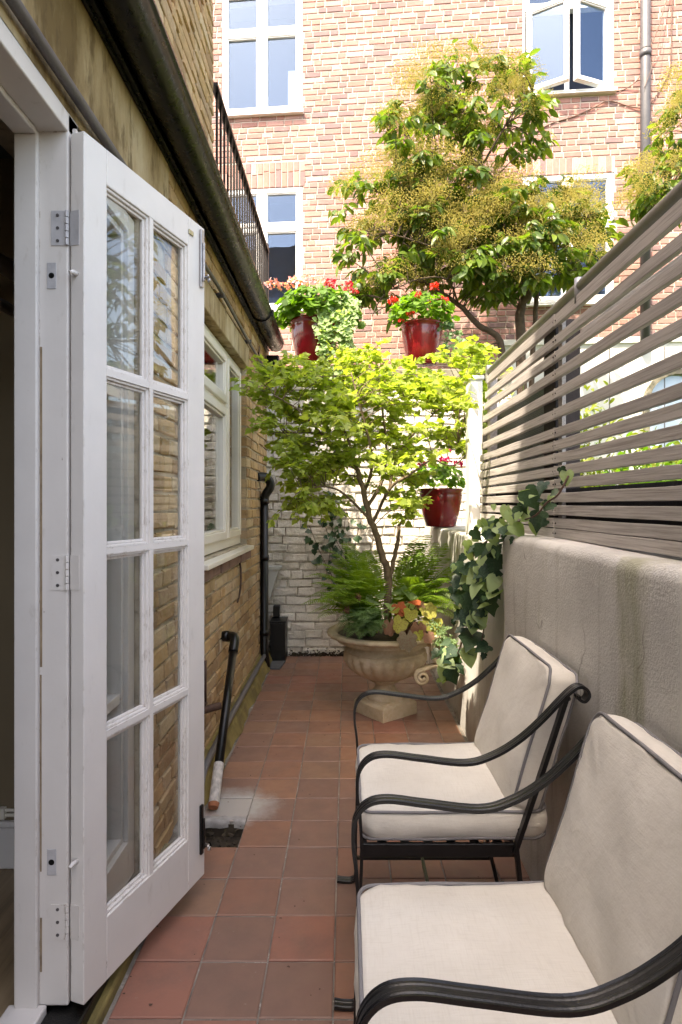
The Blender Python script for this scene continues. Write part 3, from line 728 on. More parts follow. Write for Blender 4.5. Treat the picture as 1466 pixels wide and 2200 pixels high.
for i, (ua, ub) in enumerate(((.086,.274), (.292,.480))):
    for j in range(4):
        va = vz[j]+(.009 if j else 0); vb = vz[j+1]-(.009 if j < 3 else 0)
        bd = MB()
        FD.rect(bd, ua, ub, va, vb, .008, -.024, -.006); FD.rect(bd, ua+.0082, ub-.0082, va+.0082, vb-.0082, .008, -.024, -.014)
        obj('glazing_bead', bd, MT['paint'], door, bevel=.002)
        gp = MB(); FD.box(gp, ua+.004, ub-.004, -.0275, -.0245, va+.004, vb-.004); obj('pane', gp, MT['glass'], door)
def hinge(z, painted):
    mt = MT['paintworn'] if painted else MT['greymetal']
    hp = MB(); bx, by = -.7215, DY1-.0075
    hp.box(-.765, -.727, by-.003, by-.0005, z-.045, z+.045)
    for k in range(5): hp.tube([(-.7235, by-.004, z-.045+k*.018+.001), (-.7235, by-.004, z-.045+k*.018+.017)], .0052, 8)
    FD.box(hp, -.0022, -.0003, -DT+.001, -DT+.028, z-.045-.08, z+.045-.08)
    h_ = obj('hinge', hp, mt, door)
    scw = MB()
    for zz in (z-.033, z, z+.033): scw.tube([(-.748, by-.0045, zz), (-.748, by-.003, zz)], .0042, 10)
    obj('screw', scw, MT['lead'], h_)
hinge(2.087, False); hinge(1.195, True); hinge(.29, True)
for z in (1.964, .445):
    kp = MB(); kp.box(-.776, -.752, DY1-.0105, DY1-.0085, z-.034, z+.034); k_ = obj('keep_plate', kp, MT['greymetal'], door, bevel=.001)
    obj('bolt_hole', MB().tube([(-.764, DY1-.0112, z), (-.764, DY1-.0100, z)], .0075, 14), MT['black_iron'], k_)
    pg = MB(); c0 = FD.p(0, -.022, z-.08+.004); pg.tube([c0, c0-DU*.014, c0-DU*.024+Vector((0,0,-.004))], [.0062,.006,.0045], 12)
    obj('hinge_bolt', pg, MT['paint'], door, True)
def bolt(v0, v1, dark):
    b = MB(); FD.box(b, .545, .562, .0005, .010, v0, v1); FD.box(b, .549, .558, .0102, .018, v0+.02, v1-.045)
    o = obj('surface_bolt', b, MT['black_iron'] if dark else MT['chrome'], door, bevel=.003)
    kn = MB(); c = FD.p(.556, .014, v0+.035); kn.tube([c, c+DN*.016, c+DN*.022-DU*.012], .0045, 8); kn.tube([c+DN*.016+Vector((0,0,-.012)), c+DN*.024+Vector((0,0,-.012))], .007, 8)
    obj('bolt_knob', kn, MT['chrome'], o, True)
bolt(2.04, 2.24, False); bolt(.085, .255, True)
ct = MB(); FD.box(ct, .478, .506, .0005, .005, 2.196, 2.212); obj('brass_catch', ct, MT['brass'], door, bevel=.003)

# ------------------------------------------------------------------ back wall of painted brick
bw = thing('painted_brick_wall', 'flaking white painted brick wall across the end of the courtyard', 'wall', (0, YB+.12, 0))
FB = Fr((0,YB,0), (1,0,0), (0,-1,0))
obj('wall_core', slab(FB, XL-.1, 1.5, -.05, 2.50, [], -.28, -.010), MT['whitemortar'], bw)
def lump_meshes(n=6):
    out = []
    for k in range(n):
        m = MB(); nu, nv = 6, 4
        for i in range(nu+1):
            for j in range(nv+1):
                x = -.5+i/nu; z = -.5+j/nv; e = 1-max(abs(x)*2, 0)**8*.5; e2 = 1-max(abs(z)*2, 0)**5*.5
                y = .90+.10*e*e2*1.0+.09*mnoise.noise(Vector((x*3+k*7, z*2, k)))-(.14 if (i in (0, nu) or j in (0, nv)) else 0)
                m.v.append((x*(1+.03*mnoise.noise(Vector((z*3, k*3, 1)))), y, z*(1+.12*mnoise.noise(Vector((x*4, k*5, 2))))))
        for i in range(nu):
            for j in range(nv): a = i*(nv+1)+j; m.f.append((a, a+nv+1, a+nv+2, a+1))
        out.append(m.mesh('brick'))
    return out
it = lay(FB, XL-.05, 1.5, .0, 2.50, [], seed=21, jn=.006, rot=.03, joint=.007, course=.078, bond='random', relief=.007, depth=.06, nm=8)
scatter('brick', 'brickwork', brick_meshes(8, 3.2), it, MT['whitebrick'], bw, 300)
x = XL-.1
while x < 1.45:
    w = rnd.uniform(.38, .46); obj('coping_stone', MB().box(x, min(x+w, 1.5), YB-.05, YB+.33, 2.502, 2.60+rnd.uniform(-.004,.004)), MT['coping'], bw, bevel=.01); x += w+.008
mo = MB(); mr = random.Random(4)
for k in range(620):
    x = mr.uniform(-.53, .68); z = abs(mr.gauss(0,.022)); y = YB-.012-mr.random()*.02; s = mr.uniform(.006,.022)*(1-min(.6, z*3))
    v = [Vector((x,y,z))+Vector((mr.uniform(-1,1), mr.uniform(-.5,.4), mr.uniform(-.5,.8)))*s for _ in range(6)]
    mo.add(v, [(0,1,2),(0,2,3),(3,4,0),(4,5,0),(1,5,2),(2,5,3),(3,5,4),(0,5,1)])
obj('moss', mo, MT['soil'], bw, kind='stuff')
MT['paleslab'] = plain('pale_grey_board', (.48,.49,.47), .7, .12, 6, 80, .2, dirt=(.25,.22,.12))
wd = MB(); wd.add([(-.727,5.30,.80),(-.60,5.30,.80),(-.69,5.30,.52),(-.727,5.30,.52),(-.727,5.43,.80),(-.60,5.43,.80),(-.69,5.43,.52),(-.727,5.43,.52)], [(0,3,2,1),(4,5,6,7),(0,1,5,4),(1,2,6,5),(2,3,7,6),(3,0,4,7)])
wd.box(-.728, -.585, 5.29, 5.435, .801, .822)
tag(obj('wedge_board', wd, MT['paleslab']), 'pale grey wedge shaped board behind the black downpipe', 'board')
mb_ = thing('meter_box', 'black box standing in the corner at the foot of the white wall', 'box', (-.60, 5.3, 0))
obj('body', MB().box(-.668, -.535, 5.22, 5.43, -.002, .34), MT['black_iron'], mb_, bevel=.006); obj('lid', MB().box(-.673, -.530, 5.212, 5.432, .341, .36), MT['black_iron'], mb_, bevel=.005); obj('back_pipe', MB().box(-.66, -.60, 5.36, 5.43, .361, .47), MT['black_iron'], mb_, bevel=.01)
tag(obj('drain_cover', MB().add([(-.665,4.98,.003),(-.555,4.96,.003),(-.53,5.21,.003),(-.672,5.21,.003),(-.665,4.98,.016),(-.555,4.96,.016),(-.53,5.21,.016),(-.672,5.21,.016)], [(0,3,2,1),(4,5,6,7),(0,1,5,4),(1,2,6,5),(2,3,7,6),(3,0,4,7)]), MT['slate'], bevel=.003), 'grey slate drain cover lying on the tiles by the downpipe', 'drain cover')

# ------------------------------------------------------------------ right hand rendered wall
rw = thing('rendered_wall', 'grey rendered garden wall stained with algae, below the slatted fence', 'wall', (.8, 2, 0))
def rwall(x, y0, y1, ztop, rad, back=1.02, n=60, seed=1, endcap=True):
    m = MB(); prof = [(0,-.05)]+[(0,z) for z in np.linspace(.05, ztop-rad, 12)]
    for k in range(1, 6):
        a = math.pi/2*k/5; prof.append((rad*(1-math.cos(a)), ztop-rad+rad*math.sin(a)))
    prof += [(.12,ztop+.002),(back-x, ztop+.004)]
    np_ = len(prof)
    ysl = [y0+(y1-y0)*i/n for i in range(n+1)]
    for i, y in enumerate(ysl):
        e = 0
        de = y1-y
        if endcap and de < .03: e = .03-math.sqrt(max(0, .03**2-(.03-de)**2))
        for (dx_, z) in prof:
            w = .004*math.sin(2.1*y+z*3+seed)+.003*math.sin(5.3*y-z*7)+.002*math.sin(13*y+4*z)
            m.v.append((x+max(dx_, e)+w*(1 if z > -.01 else 0), y, z+.004*math.sin(3*y+seed)*(1 if z > .5 else 0)))
    for i in range(n):
        for j in range(np_-1): a = i*np_+j; m.f.append((a, a+np_, a+np_+1, a+1))
    m.f.append(tuple(n*np_+j for j in range(np_))+())
    return m
obj('wall', rwall(XN, -3, 2.64, 1.243, .035, n=90, seed=1), MT['greyrender'], rw, True)
obj('wall', rwall(XF+.02, 2.60, YB-.0, 1.195, .02, back=1.2, n=60, seed=4, endcap=False), MT['greyrender'], rw, True, label='paler far stretch of wall with a planting ledge')
# end post
ep = thing('end_pillar', 'white painted pillar at the far end of the slatted fence', 'pillar', (.757, 3.55, 1.19))
obj('shaft', MB().box(.718, .795, 3.49, 3.62, 1.192, 2.10), MT['whiterender'], ep, bevel=.01)
obj('cap', MB().box(.710, .803, 3.48, 3.63, 2.101, 2.125), MT['whiterender'], ep, bevel=.006)
# ------------------------------------------------------------------ fence
fence = thing('slatted_fence', 'weathered grey horizontal slat fence standing on the rendered wall', 'fence', (.8, 2, 1.24))
fx = .772
zb = [1.2485,1.2855,1.333,1.381,1.43,1.478,1.525,1.573,1.621,1.691,1.766,1.838,1.904,1.9626,2.035]
def slat(x, y0, y1, z, h, t, sag):
    m = MB(); n = 14; r = rnd.random()*6
    for i in range(n+1):
        y = y0+(y1-y0)*i/n; dz = sag*math.sin(y*1.7+r)+.0008*math.sin(y*11+r); dx_ = .0015*math.sin(y*2.3+r*2)
        m.v += [(x+dx_,y,z+dz),(x+dx_+t,y,z+dz),(x+dx_+t,y,z+h+dz),(x+dx_,y,z+h+dz)]
    for i in range(n):
        for j in range(4): a = i*4+j; b = i*4+(j+1) % 4; m.f.append((a, b, b+4, a+4))
    m.f += [(0,1,2,3), (n*4+3, n*4+2, n*4+1, n*4)]
    return m
for i, z in enumerate(zb):
    h = .0345 if i < 14 else .042
    yb = 2.225
    obj('slat', slat(fx, -1.2, yb-.001, z, h, .018, .0012), MT['timber'], fence, bevel=.0015)
    obj('slat', slat(fx, yb+.001, 3.46-(.0 if i < 9 else (i-8)*.028), z, h, .018, .0012), MT['timber'], fence, bevel=.0015)
for z in (2.003,):
    obj('slat', slat(fx+.115, -1.2, 3.2, z, .034, .018, .001), MT['timber'], fence, bevel=.0015)
obj('post', MB().box(fx+.0182, fx+.113, 2.265, 2.40, 1.247, 2.075), MT['darktimber'], fence, bevel=.003)
obj('post', MB().box(fx+.0182, fx+.113, .3, .4, 1.25, 2.075), MT['darktimber'], fence, bevel=.003)
obj('post', MB().box(fx+.0182, fx+.06, 3.30, 3.36, 1.247, 2.075), MT['timber'], fence, bevel=.003)
obj('batten', MB().box(fx+.0185, fx+.032, 2.195, 2.235, 1.25, 2.078), MT['timber'], fence)
scr = MB()
for i, z in enumerate(zb):
    for yy in (2.213, 2.237): scr.tube([(fx-.0016,yy,z+.017),(fx+.002,yy,z+.017)], .0032, 8)
obj('screw', scr, MT['darktimber'], fence, kind='stuff')
obj('gravel_board', MB().box(fx+.045, fx+.062, -1.2, 3.28, 1.247, 1.43), MT['darktimber'], fence)
obj('top_rail', MB().tube([(fx+.02,-1.2,2.118),(fx+.02,3.32,2.104)], .021, 14), MT['railpaint'], fence, True)
obj('rail_bracket', MB().tube([(fx+.012,2.02,2.05),(fx+.012,2.02,2.135)], .015, 12), MT['steel'], fence, True)
obj('rail_bracket', MB().box(fx+.0, fx+.03, 3.29, 3.33, 2.05, 2.14), MT['steel'], fence, bevel=.003)
# mesh screen beyond the fence
msr = thing('mesh_screen', 'dark wire mesh screen seen through the fence gaps', 'screen', (.93, 3.4, 1.2))
mm = MB()
for k in range(90): z = 1.20+k*.0085; mm.box(.925, .928, 2.5, 4.2, z, z+.0055)
for k in range(90): y = 2.5+k*.0188; mm.box(.929, .933, y, y+.007, 1.19, 1.97)
obj('wire_mesh', mm, MT['black_iron'], msr, kind='stuff'); obj('frame', MB().box(.91, .94, 2.46, 2.5, 1.19, 1.98).box(.91,.94,4.2,4.24,1.19,1.98), MT['black_iron'], msr)

# ------------------------------------------------------------------ raised garden and terrace
struct('garden_ground', MB().box(1.2, 9, -3, 9, -.05, 1.05), MT['grass'])
struct('garden_bank', MB().box(1.03, 1.2, -3, YB, -.05, 1.18), MT['soil'])
struct('terrace_ground', MB().box(-4, 1.52, YB+.281, 9, -.05, 2.46), MT['soil'])

# ------------------------------------------------------------------ building across the gardens
bld = thing('brick_building', 'sunlit pink brick building with white casement windows beyond the garden', 'building', (1, 8, 1))
FF = Fr((0,7.70,0), (1,-.09,0), (-.09,-1,0))
w1 = (-1.645,-.575,6.47,8.08); w2 = (-1.645,-.575,3.91,5.50); w3 = (2.215,3.32,6.50,8.10); w4 = (2.215,3.32,3.89,5.49)
lint = [(-1.72,-.56,5.50,5.83), (2.19,3.33,5.49,5.70)]
base_ = (1.95, 6.5, 0, 3.42)
fw = obj('wall', slab(FF, -4.5, 6.2, 1.0, 9.6, [grow_h(w, .004) for w in (w1,w2,w3,w4)], -.25, -.005), MT['facade_mortar'], bld, label='sunlit pink brick wall with brown headers')
fbm = brick_meshes(6, .7)
it = lay(FF, -2.4, 4.9, 2.85, 8.6, [w1,w2,w3,w4]+lint+[base_], seed=31, jn=.0012, rot=.003, joint=.0115, depth=.08, relief=.003)
for (a, b, c, d) in lint:
    u = a
    while u < b-.03:
        wd_ = .071; cut = rnd.uniform(.5,.7) if d-c > .3 else 1
        for (z0, z1) in ((c, c+(d-c)*cut-.008), (c+(d-c)*cut, d-.006)):
            if z1-z0 < .04: continue
            p = FF.p(u+wd_/2, -.077+rnd.uniform(-.001,.002), (z0+z1)/2); U = FF.u*(z1-z0); 
            X = Vector((0,0,z1-z0)); N2 = FF.n*.08; W = -FF.u*wd_
            it.append((rnd.randrange(6), Matrix(((X.x,N2.x,W.x,p.x),(X.y,N2.y,W.y,p.y),(X.z,N2.z,W.z,p.z),(0,0,0,1)))))
        u += wd_+.0085
scatter('brick', 'brickwork', fbm, it, MT['facade'], fw, 300)
wr = MB(); FF.box(wr, base_[0], 6.2, -.02, .03, .95, 3.42); FF.box(wr, base_[0]-.0, 6.2, .031, .06, 3.36, 3.43)
obj('white_render', wr, MT['whiterender'], bld)
pn = MB()
for u in (2.62, 3.25, 3.9): FF.box(pn, u, u+.012, .030, .034, 1.2, 3.3)
obj('panel_joint', pn, MT['grey_pipe'], bld)
arch = MB(); ar = MB()
c_u, c_v = 4.05, 2.62
for k in range(13):
    a0 = math.pi*k/13; a1 = math.pi*(k+1)/13
    q = [FF.p(c_u+r_*math.cos(a), nn, c_v+r_*math.sin(a)) for a in (a0,a1) for r_ in (.34,.40) for nn in (.031,.09)]
    arch.add(q, [(0,2,6,4),(1,5,7,3),(0,4,5,1),(2,3,7,6)])
FF.box(arch, c_u-.40, c_u-.34, .031, .09, 1.1, c_v); FF.box(arch, c_u+.34, c_u+.40, .031, .09, 1.1, c_v)
obj('arch_surround', arch, MT['coping'], bld)
pts = [FF.p(c_u+.335*math.cos(math.pi*k/16), .033, c_v+.335*math.sin(math.pi*k/16)) for k in range(17)]+[FF.p(c_u-.335,.033,1.1), FF.p(c_u+.335,.033,1.1)]
ar.add(pts, [tuple(range(17))+(17,18)]); obj('arched_pane', ar, MT['farglass'], bld)
obj('roof', slab(FF, -4.6, 6.3, 9.62, 9.9, [], -3, .15), MT['slate'], bld)
def facade_window(w, label, tr, opened=0):
    u0, u1, v0, v1 = w
    o = empty_part('window', bld, label)
    f = MB(); FF.rect(f, u0, u1, v0, v1, .034, -.10, -.012, wb=.034); um = (u0+u1)/2
    FF.box(f, um-.02, um+.02, -.10, -.012, v0+.034, v1-.034); FF.box(f, u0+.034, um-.02, -.10, -.012, tr-.02, tr+.02); FF.box(f, um+.02, u1-.034, -.10, -.012, tr-.02, tr+.02)
    obj('frame', f, MT['farframe'], o, bevel=.004)
    obj('sill', FF.rect(MB(), u0-.02, u1+.02, v0-.045, v0-.002, .02, -.1, .065), MT['farframe'], o, bevel=.004)
    for (a, b) in ((u0+.032, um-.018), (um+.018, u1-.032)):
        sash(FF, a, b, tr+.018, v1-.032, .040, -.07, .0, MT['farframe'], MT['farglass'], o)
        if not opened: sash(FF, a, b, v0+.032, tr-.018, .042, -.07, .004, MT['farframe'], MT['farglass'], o)
    if opened:
        an = R(opened)
        c, s = math.cos(an), math.sin(an)
        fa_ = Fr(FF.p(u0+.05, .0, 0), FF.u*c+FF.n*s, FF.n*c-FF.u*s); wd_ = um-.002-(u0+.05)
        sash(fa_, 0, wd_, v0+.036, tr-.020, .048, -.06, .005, MT['farframe'], MT['farglass'], o)
        fb_ = Fr(FF.p(u1-.05, .0, 0), -FF.u*c+FF.n*s, FF.n*c+FF.u*s); 
        sash(fb_, 0, wd_, v0+.036, tr-.020, .048, -.06, .005, MT['farframe'], MT['farglass'], o)
    bk = MB(); FF.box(bk, u0-.1, u1+.1, -.62, -.6, v0-.1, v1+.1); FF.rect(bk, u0-.12, u1+.12, v0-.12, v1+.12, .02, -.6, -.251); obj('room', bk, MT['darkroom'], o)  # dark-coloured box stands in for the shaded room behind the panes
    return o
o1 = facade_window(w1, 'upper left white four light window, closed', 7.53)
cu_ = MB(); FF.box(cu_, -.80, -.64, -.24, -.2, 6.5, 7.15); obj('curtain', cu_, MT['curtain'], o1)
facade_window(w2, 'lower left white four light window behind the railing', 4.98)
facade_window(w3, 'upper right white window with both casements open', 7.58, 24)
facade_window(w4, 'lower right white window behind the flowering tree', 4.98)
dpu = 3.66
dpi = obj('drainpipe', MB().tube([FF.p(dpu, .085, 9.5), FF.p(dpu, .085, 3.3)], .058, 16), MT['fardrain'], bld, True, label='grey vertical drainpipe with cables')
for z in (6.86, 5.0):
    cc = MB(); cc.tube([FF.p(dpu,.085,z-.04), FF.p(dpu,.085,z+.04)], .067, 16); cc.tube([FF.p(dpu,.085,z+.05), FF.p(dpu,.085,z+.058)], .064, 16); FF.box(cc, dpu-.03, dpu+.03, -.01, .04, z-.03, z+.03); obj('collar', cc, MT['fardrain'], dpi, True)
def cable(pts, r=.006): obj('cable', MB().tube(smoothpath([FF.p(*q) for q in pts], 6), r, 6), MT['cable'], bld, True)
cable([(4.1,.02,8.4),(4.02,.03,7.9),(3.92,.07,7.55),(3.80,.12,7.15),(3.70,.10,6.9),(3.60,.06,6.6),(3.45,.01,6.5),(3.32,.008,6.48)])
cable([(3.63,.03,6.24),(3.5,.012,6.28),(3.25,.02,6.36),(3.1,.018,6.30),(2.85,.012,6.2),(2.55,.012,6.12),(2.3,.012,6.0),(2.0,.012,5.95),(1.8,.012,6.05)], .007)
cable([(4.02,.03,7.9),(3.99,.03,7.3),(3.98,.02,6.75),(3.88,.015,6.5),(3.72,.02,6.25)], .007)
cable([(3.86,.10,7.2),(3.74,.16,6.75),(3.62,.15,6.4)], .004)
# ------------------------------------------------------------------ chairs
from mathutils import noise as mnoise
def rrect(w, d, r, n=10):
    pts = []
    for (cx, cy_, a0) in ((w/2-r, d/2-r, 0), (-w/2+r, d/2-r, 90), (-w/2+r, -d/2+r, 180), (w/2-r, -d/2+r, 270)):
        for k in range(n+1):
            a = R(a0+90*k/n); pts.append((cx+r*math.cos(a), cy_+r*math.sin(a)))
    out = []                                   # resample the straight sides so that puffing is smooth
    for i in range(len(pts)):
        p, q = pts[i], pts[(i+1) % len(pts)]; L = math.hypot(q[0]-p[0], q[1]-p[1]); m = max(1, int(L/.03))
        for k in range(m): out.append((p[0]+(q[0]-p[0])*k/m, p[1]+(q[1]-p[1])*k/m))
    return out
def cushion(w, d, h, r, puff, M, seed=0):
    ol = rrect(w, d, r); n = len(ol); mb = MB(); rings = []
    ss = [0.02,.15,.3,.45,.6,.72,.82,.9,.95,.985,1.0]
    for s in ss: rings.append((s, h/2+puff*(1-s**3.2)-(.006 if s > .99 else 0), 0))
    for k in range(1, 8): t = k/8; rings.append((1.0, h/2-h*t, .012*math.sin(math.pi*t)))
    for s in ss[::-1]: rings.append((s, -h/2-puff*.4*(1-s**3.2), 0))
    for (s, z, b) in rings:
        for (x, y) in ol:
            L = math.hypot(x, y); f = s+b/L
            px_, py_ = x*f, y*f
            ed = max(0, (s-.55)/.45) if s < 1 else 1
            nz = mnoise.noise(Vector((px_*8+seed, py_*8, z*6)))*.0065+mnoise.noise(Vector((px_*24+seed, py_*24, z*10)))*.0034*ed+.004*ed*mnoise.noise(Vector((math.atan2(py_,px_)*9+seed, L*5, 1)))
            side = .006*ed*mnoise.noise(Vector((math.atan2(py_, px_)*11, z*12, seed)))*(1 if abs(z) < h*.42 else .3)
            q = M @ Vector((px_*(1+side*.8/ max(L,.05)), py_*(1+side*.8/max(L,.05)), z+nz)); mb.v.append(tuple(q))
    m = len(rings)
    for i in range(m-1):
        for k in range(n): a = i*n+k; b = i*n+(k+1) % n; mb.f.append((a, a+n, b+n, b))
    mb.f.append(tuple(range(n))); mb.f.append(tuple((m-1)*n+k for k in range(n))[::-1])
    return mb
def piping(w, d, h, r, M, sgn, rad=.0042):
    ol = rrect(w+.004, d+.004, r); pts = [M @ Vector((x, y, sgn*(h/2-.002)+.0012*math.sin(i*.7))) for i, (x, y) in enumerate(ol)]
    return MB().tube(pts+[pts[0], pts[1]], rad, 8, False)
BAND = [(-.016,-.004),(-.0115,-.0028),(-.009,-.0042),(-.0055,-.0042),(-.0035,-.0028),(.0035,-.0028),(.0055,-.0042),(.009,-.0042),(.0115,-.0028),(.016,-.004),(.016,.004),(-.016,.004)]
def chair(cy_):
    c = thing('garden_armchair', 'farther black wrought iron armchair with cream cushions, nearer to the stone urn', 'armchair', (.3, cy_, 0), 'iron armchairs along the rendered wall')
    pth = [(-.034,.010),(-.005,.006),(.020,.008),(.032,.03),(.034,.15),(.037,.30),(.041,.42),(.037,.52),(.029,.59),(.034,.645),(.062,.680),(.11,.690),(.196,.680),(.323,.667),(.40,.688),(.47,.730),(.53,.783),(.575,.830),(.607,.862),(.630,.876),(.650,.871),(.657,.853),(.646,.838),(.632,.842),(.629,.853)]
    for s in (-1, 1):
        pts = smoothpath([(x, cy_+s*.272, z) for x, z in pth], 6)
        obj('arm', MB().strip(pts, (0,1,0), BAND), MT['iron'], c, False)
        obj('rear_leg', MB().strip(smoothpath([(.468,cy_+s*.25,.43),(.49,cy_+s*.25,.25),(.53,cy_+s*.25,.06),(.545,cy_+s*.25,.008),(.57,cy_+s*.25,.006)], 5), (0,1,0), [(-.009,-.006),(.009,-.006),(.009,.006),(-.009,.006)]), MT['iron'], c)
        obj('back_upright', MB().strip([(.462,cy_+s*.255,.41),(.54,cy_+s*.255,.64),(.607,cy_+s*.255,.845)], (0,1,0), [(-.010,-.006),(.010,-.006),(.010,.006),(-.010,.006)]), MT['iron'], c)
        obj('side_stretcher', MB().box(.034, .525, cy_+s*.262-.006, cy_+s*.262+.006, .088, .098), MT['iron'], c)
    sf_ = MB(); 
    for s in (-1, 1): sf_.box(.045, .465, cy_+s*.243-.006, cy_+s*.243+.006, .395, .432)
    sf_.box(.045, .057, cy_-.2365, cy_+.2365, .400, .430); sf_.box(.455, .467, cy_-.2365, cy_+.2365, .400, .430)
    obj('seat_frame', sf_, MT['iron'], c, bevel=.002)
    for k in range(6): x = .085+k*.065; obj('seat_slat', MB().box(x, x+.025, cy_-.236, cy_+.236, .425, .4295), MT['iron'], c)
    obj('cross_stretcher', MB().box(.268, .279, cy_-.2555, cy_+.2555, .0885, .0975), MT['iron'], c)
    bar = [Vector((.612, cy_-.255+.51*k/14, .835+.045*math.sin(math.pi*k/14))) for k in range(15)]
    obj('back_rail', MB().tube(bar, .007, 8).tube([(.48,cy_-.25,.47),(.48,cy_+.25,.47)], .006, 6), MT['iron'], c, True)
    for k in range(5): y = cy_-.17+k*.085; obj('back_spindle', MB().tube([(.482,y,.47),(.55,y,.67),(.613,y,.862-.01*abs(k-2))], .005, 6), MT['iron'], c, True)
    Ms = Matrix.Translation((.302, cy_, .478)) @ Matrix.Rotation(R(-.5), 4, 'Y')
    s_ = obj('seat_cushion', cushion(.52, .472, .078, .045, .008, Ms, 3), MT['linen'], c, True)
    for sg in (1, -1): obj('piping', piping(.52, .472, .078, .045, Ms, sg), MT['piping'], s_, True)
    tl = R(17); ax = Vector((math.sin(tl), 0, math.cos(tl))); out = Vector((-math.cos(tl), 0, math.sin(tl)))
    cb = Vector((.452, cy_, .522))+ax*.203-out*.044
    Mb = Matrix(((ax.x,0,out.x,cb.x),(0,1,0,cb.y),(ax.z,0,out.z,cb.z),(0,0,0,1)))
    b_ = obj('back_cushion', cushion(.41, .468, .082, .045, .014, Mb, 9), MT['linen'], c, True)
    for sg in (1, -1): obj('piping', piping(.41, .468, .082, .045, Mb, sg), MT['piping'], b_, True)
    tg = MB(); q = Ms @ Vector((.215, -.2425, .002)); tg.box(q.x-.03, q.x+.02, q.y-.0035, q.y, q.z-.006, q.z+.004); obj('zip_flap', tg, MT['linen'], s_, bevel=.0015)
    return c
def copy_tree(o, parent=None):
    c = o.copy(); COL.objects.link(c); c.parent = parent
    for ch in list(o.children): copy_tree(ch, c)
    return c
ch1 = chair(1.905)
ch2 = copy_tree(ch1); ch2.location = ch1.location+Vector((-.014, -.792, 0))
ch2['label'] = 'nearer black wrought iron armchair with cream cushions, cut off by the lower right edge'
# ------------------------------------------------------------------ stone urn
UX, UY = .255, 3.96
urn = thing('stone_urn', 'weathered cast stone urn with gadrooned bowl on a square foot', 'urn', (UX, UY, 0))
prof = [(.118,.098),(.122,.108),(.118,.118),(.100,.124),(.098,.132),(.080,.150),(.066,.175),(.062,.192),(.075,.205),(.098,.213),(.104,.222),(.098,.231),(.110,.238)]
def gad(r, z, an, i):
    return r
obj('foot', MB().lathe(prof, (UX,UY,0), 48), MT['stone'], urn, True)
bowl = [(.105,.236),(.150,.245),(.205,.275),(.245,.315),(.268,.360),(.272,.392),(.262,.412)]
def gm(r, z, an, i):
    if 0 < i < 6: return r*(1+.028*abs(math.sin(an*14))*(1 if i < 5 else .6))
    return r
bp2 = []
for a, b in zip(bowl[:-1], bowl[1:]):
    for k in range(4): t = k/4; bp2.append((a[0]+(b[0]-a[0])*t, a[1]+(b[1]-a[1])*t))
bp2.append(bowl[-1])
obj('bowl', MB().lathe(bp2, (UX,UY,0), 168, lambda r, z, an, i: r*(1+.075*(abs(math.sin(an*11))-.5)*math.sin(math.pi*min(1, i/24)))), MT['stone'], urn, True)
nk = [(.262,.411),(.268,.418),(.262,.426),(.246,.432),(.243,.450),(.252,.475),(.285,.497),(.325,.508),(.360,.512),(.380,.522),(.384,.535),(.374,.546),(.345,.548),(.325,.540),(.318,.525),(.318,.48)]
obj('rim', MB().lathe(nk, (UX,UY,0), 120, lambda r, z, an, i: r*(1+(.012*math.cos(an*30) if 7 <= i <= 10 else 0))), MT['stone'], urn, True)
pl_ = MB(); q = .148; ca, sa = math.cos(R(38)), math.sin(R(38))
lay_ = [(q,-.001),(q+.002,.004),(q,.075),(q-.006,.084),(q-.03,.090),(q-.03,.099)]
for (h_, z) in lay_:
    for (sx, sy) in ((-1,-1),(1,-1),(1,1),(-1,1)):
        x, y = sx*h_, sy*h_; pl_.v.append((UX+x*ca-y*sa, UY+x*sa+y*ca, z))
for i in range(len(lay_)-1):
    for k in range(4): a = i*4+k; b = i*4+(k+1) % 4; pl_.f.append((a, b, b+4, a+4))
pl_.f.append(tuple(20+k for k in range(4)))
obj('plinth', pl_, MT['stone'], urn, bevel=.008)
obj('soil', MB().lathe([(.001,.535),(.15,.53),(.25,.522),(.319,.515)], (UX,UY,0), 40), MT['soil'], urn, True)
# scroll handle
hy = 3.57
spir = []
for k in range(26):
    a = R(100+k*30*.86); r_ = .044*(1-k/30)
    spir.append((.449+r_*math.cos(a)*1.0, hy, .345+r_*math.sin(a)))
hp = [(.672,hy,.470),(.664,hy,.425),(.630,hy,.405),(.585,hy,.412),(.535,hy,.415),(.490,hy,.404),(.455,hy,.391)]+spir[1:]
obj('scroll_handle', MB().strip(smoothpath(hp, 3), (0,1,0), [(-.030,-.006),(-.022,-.010),(0,-.007),(.022,-.010),(.030,-.006),(.030,.008),(-.030,.008)]), MT['stone'], urn, True)
hp2 = [(.50,hy+.03,.56),(.515,hy+.025,.535),(.512,hy+.02,.49),(.522,hy+.015,.45),(.555,hy+.01,.424),(.600,hy+.01,.43),(.618,hy+.01,.465),(.598,hy+.01,.492),(.568,hy+.01,.486),(.558,hy+.01,.463),(.575,hy+.01,.450),(.590,hy+.01,.462)]
obj('scroll_handle', MB().strip(smoothpath(hp2, 5), (0,1,0), [(-.034,-.008),(-.024,-.014),(0,-.009),(.024,-.014),(.034,-.008),(.034,.010),(-.034,.010)]), MT['stone'], urn, True)
obj('handle_bracket', MB().tube(smoothpath([(.66,hy+.01,.47),(.60,hy+.10,.50),(.52,hy+.2,.50),(.48,hy+.24,.49)], 4), [.022]*13, 10), MT['stone'], urn, True)

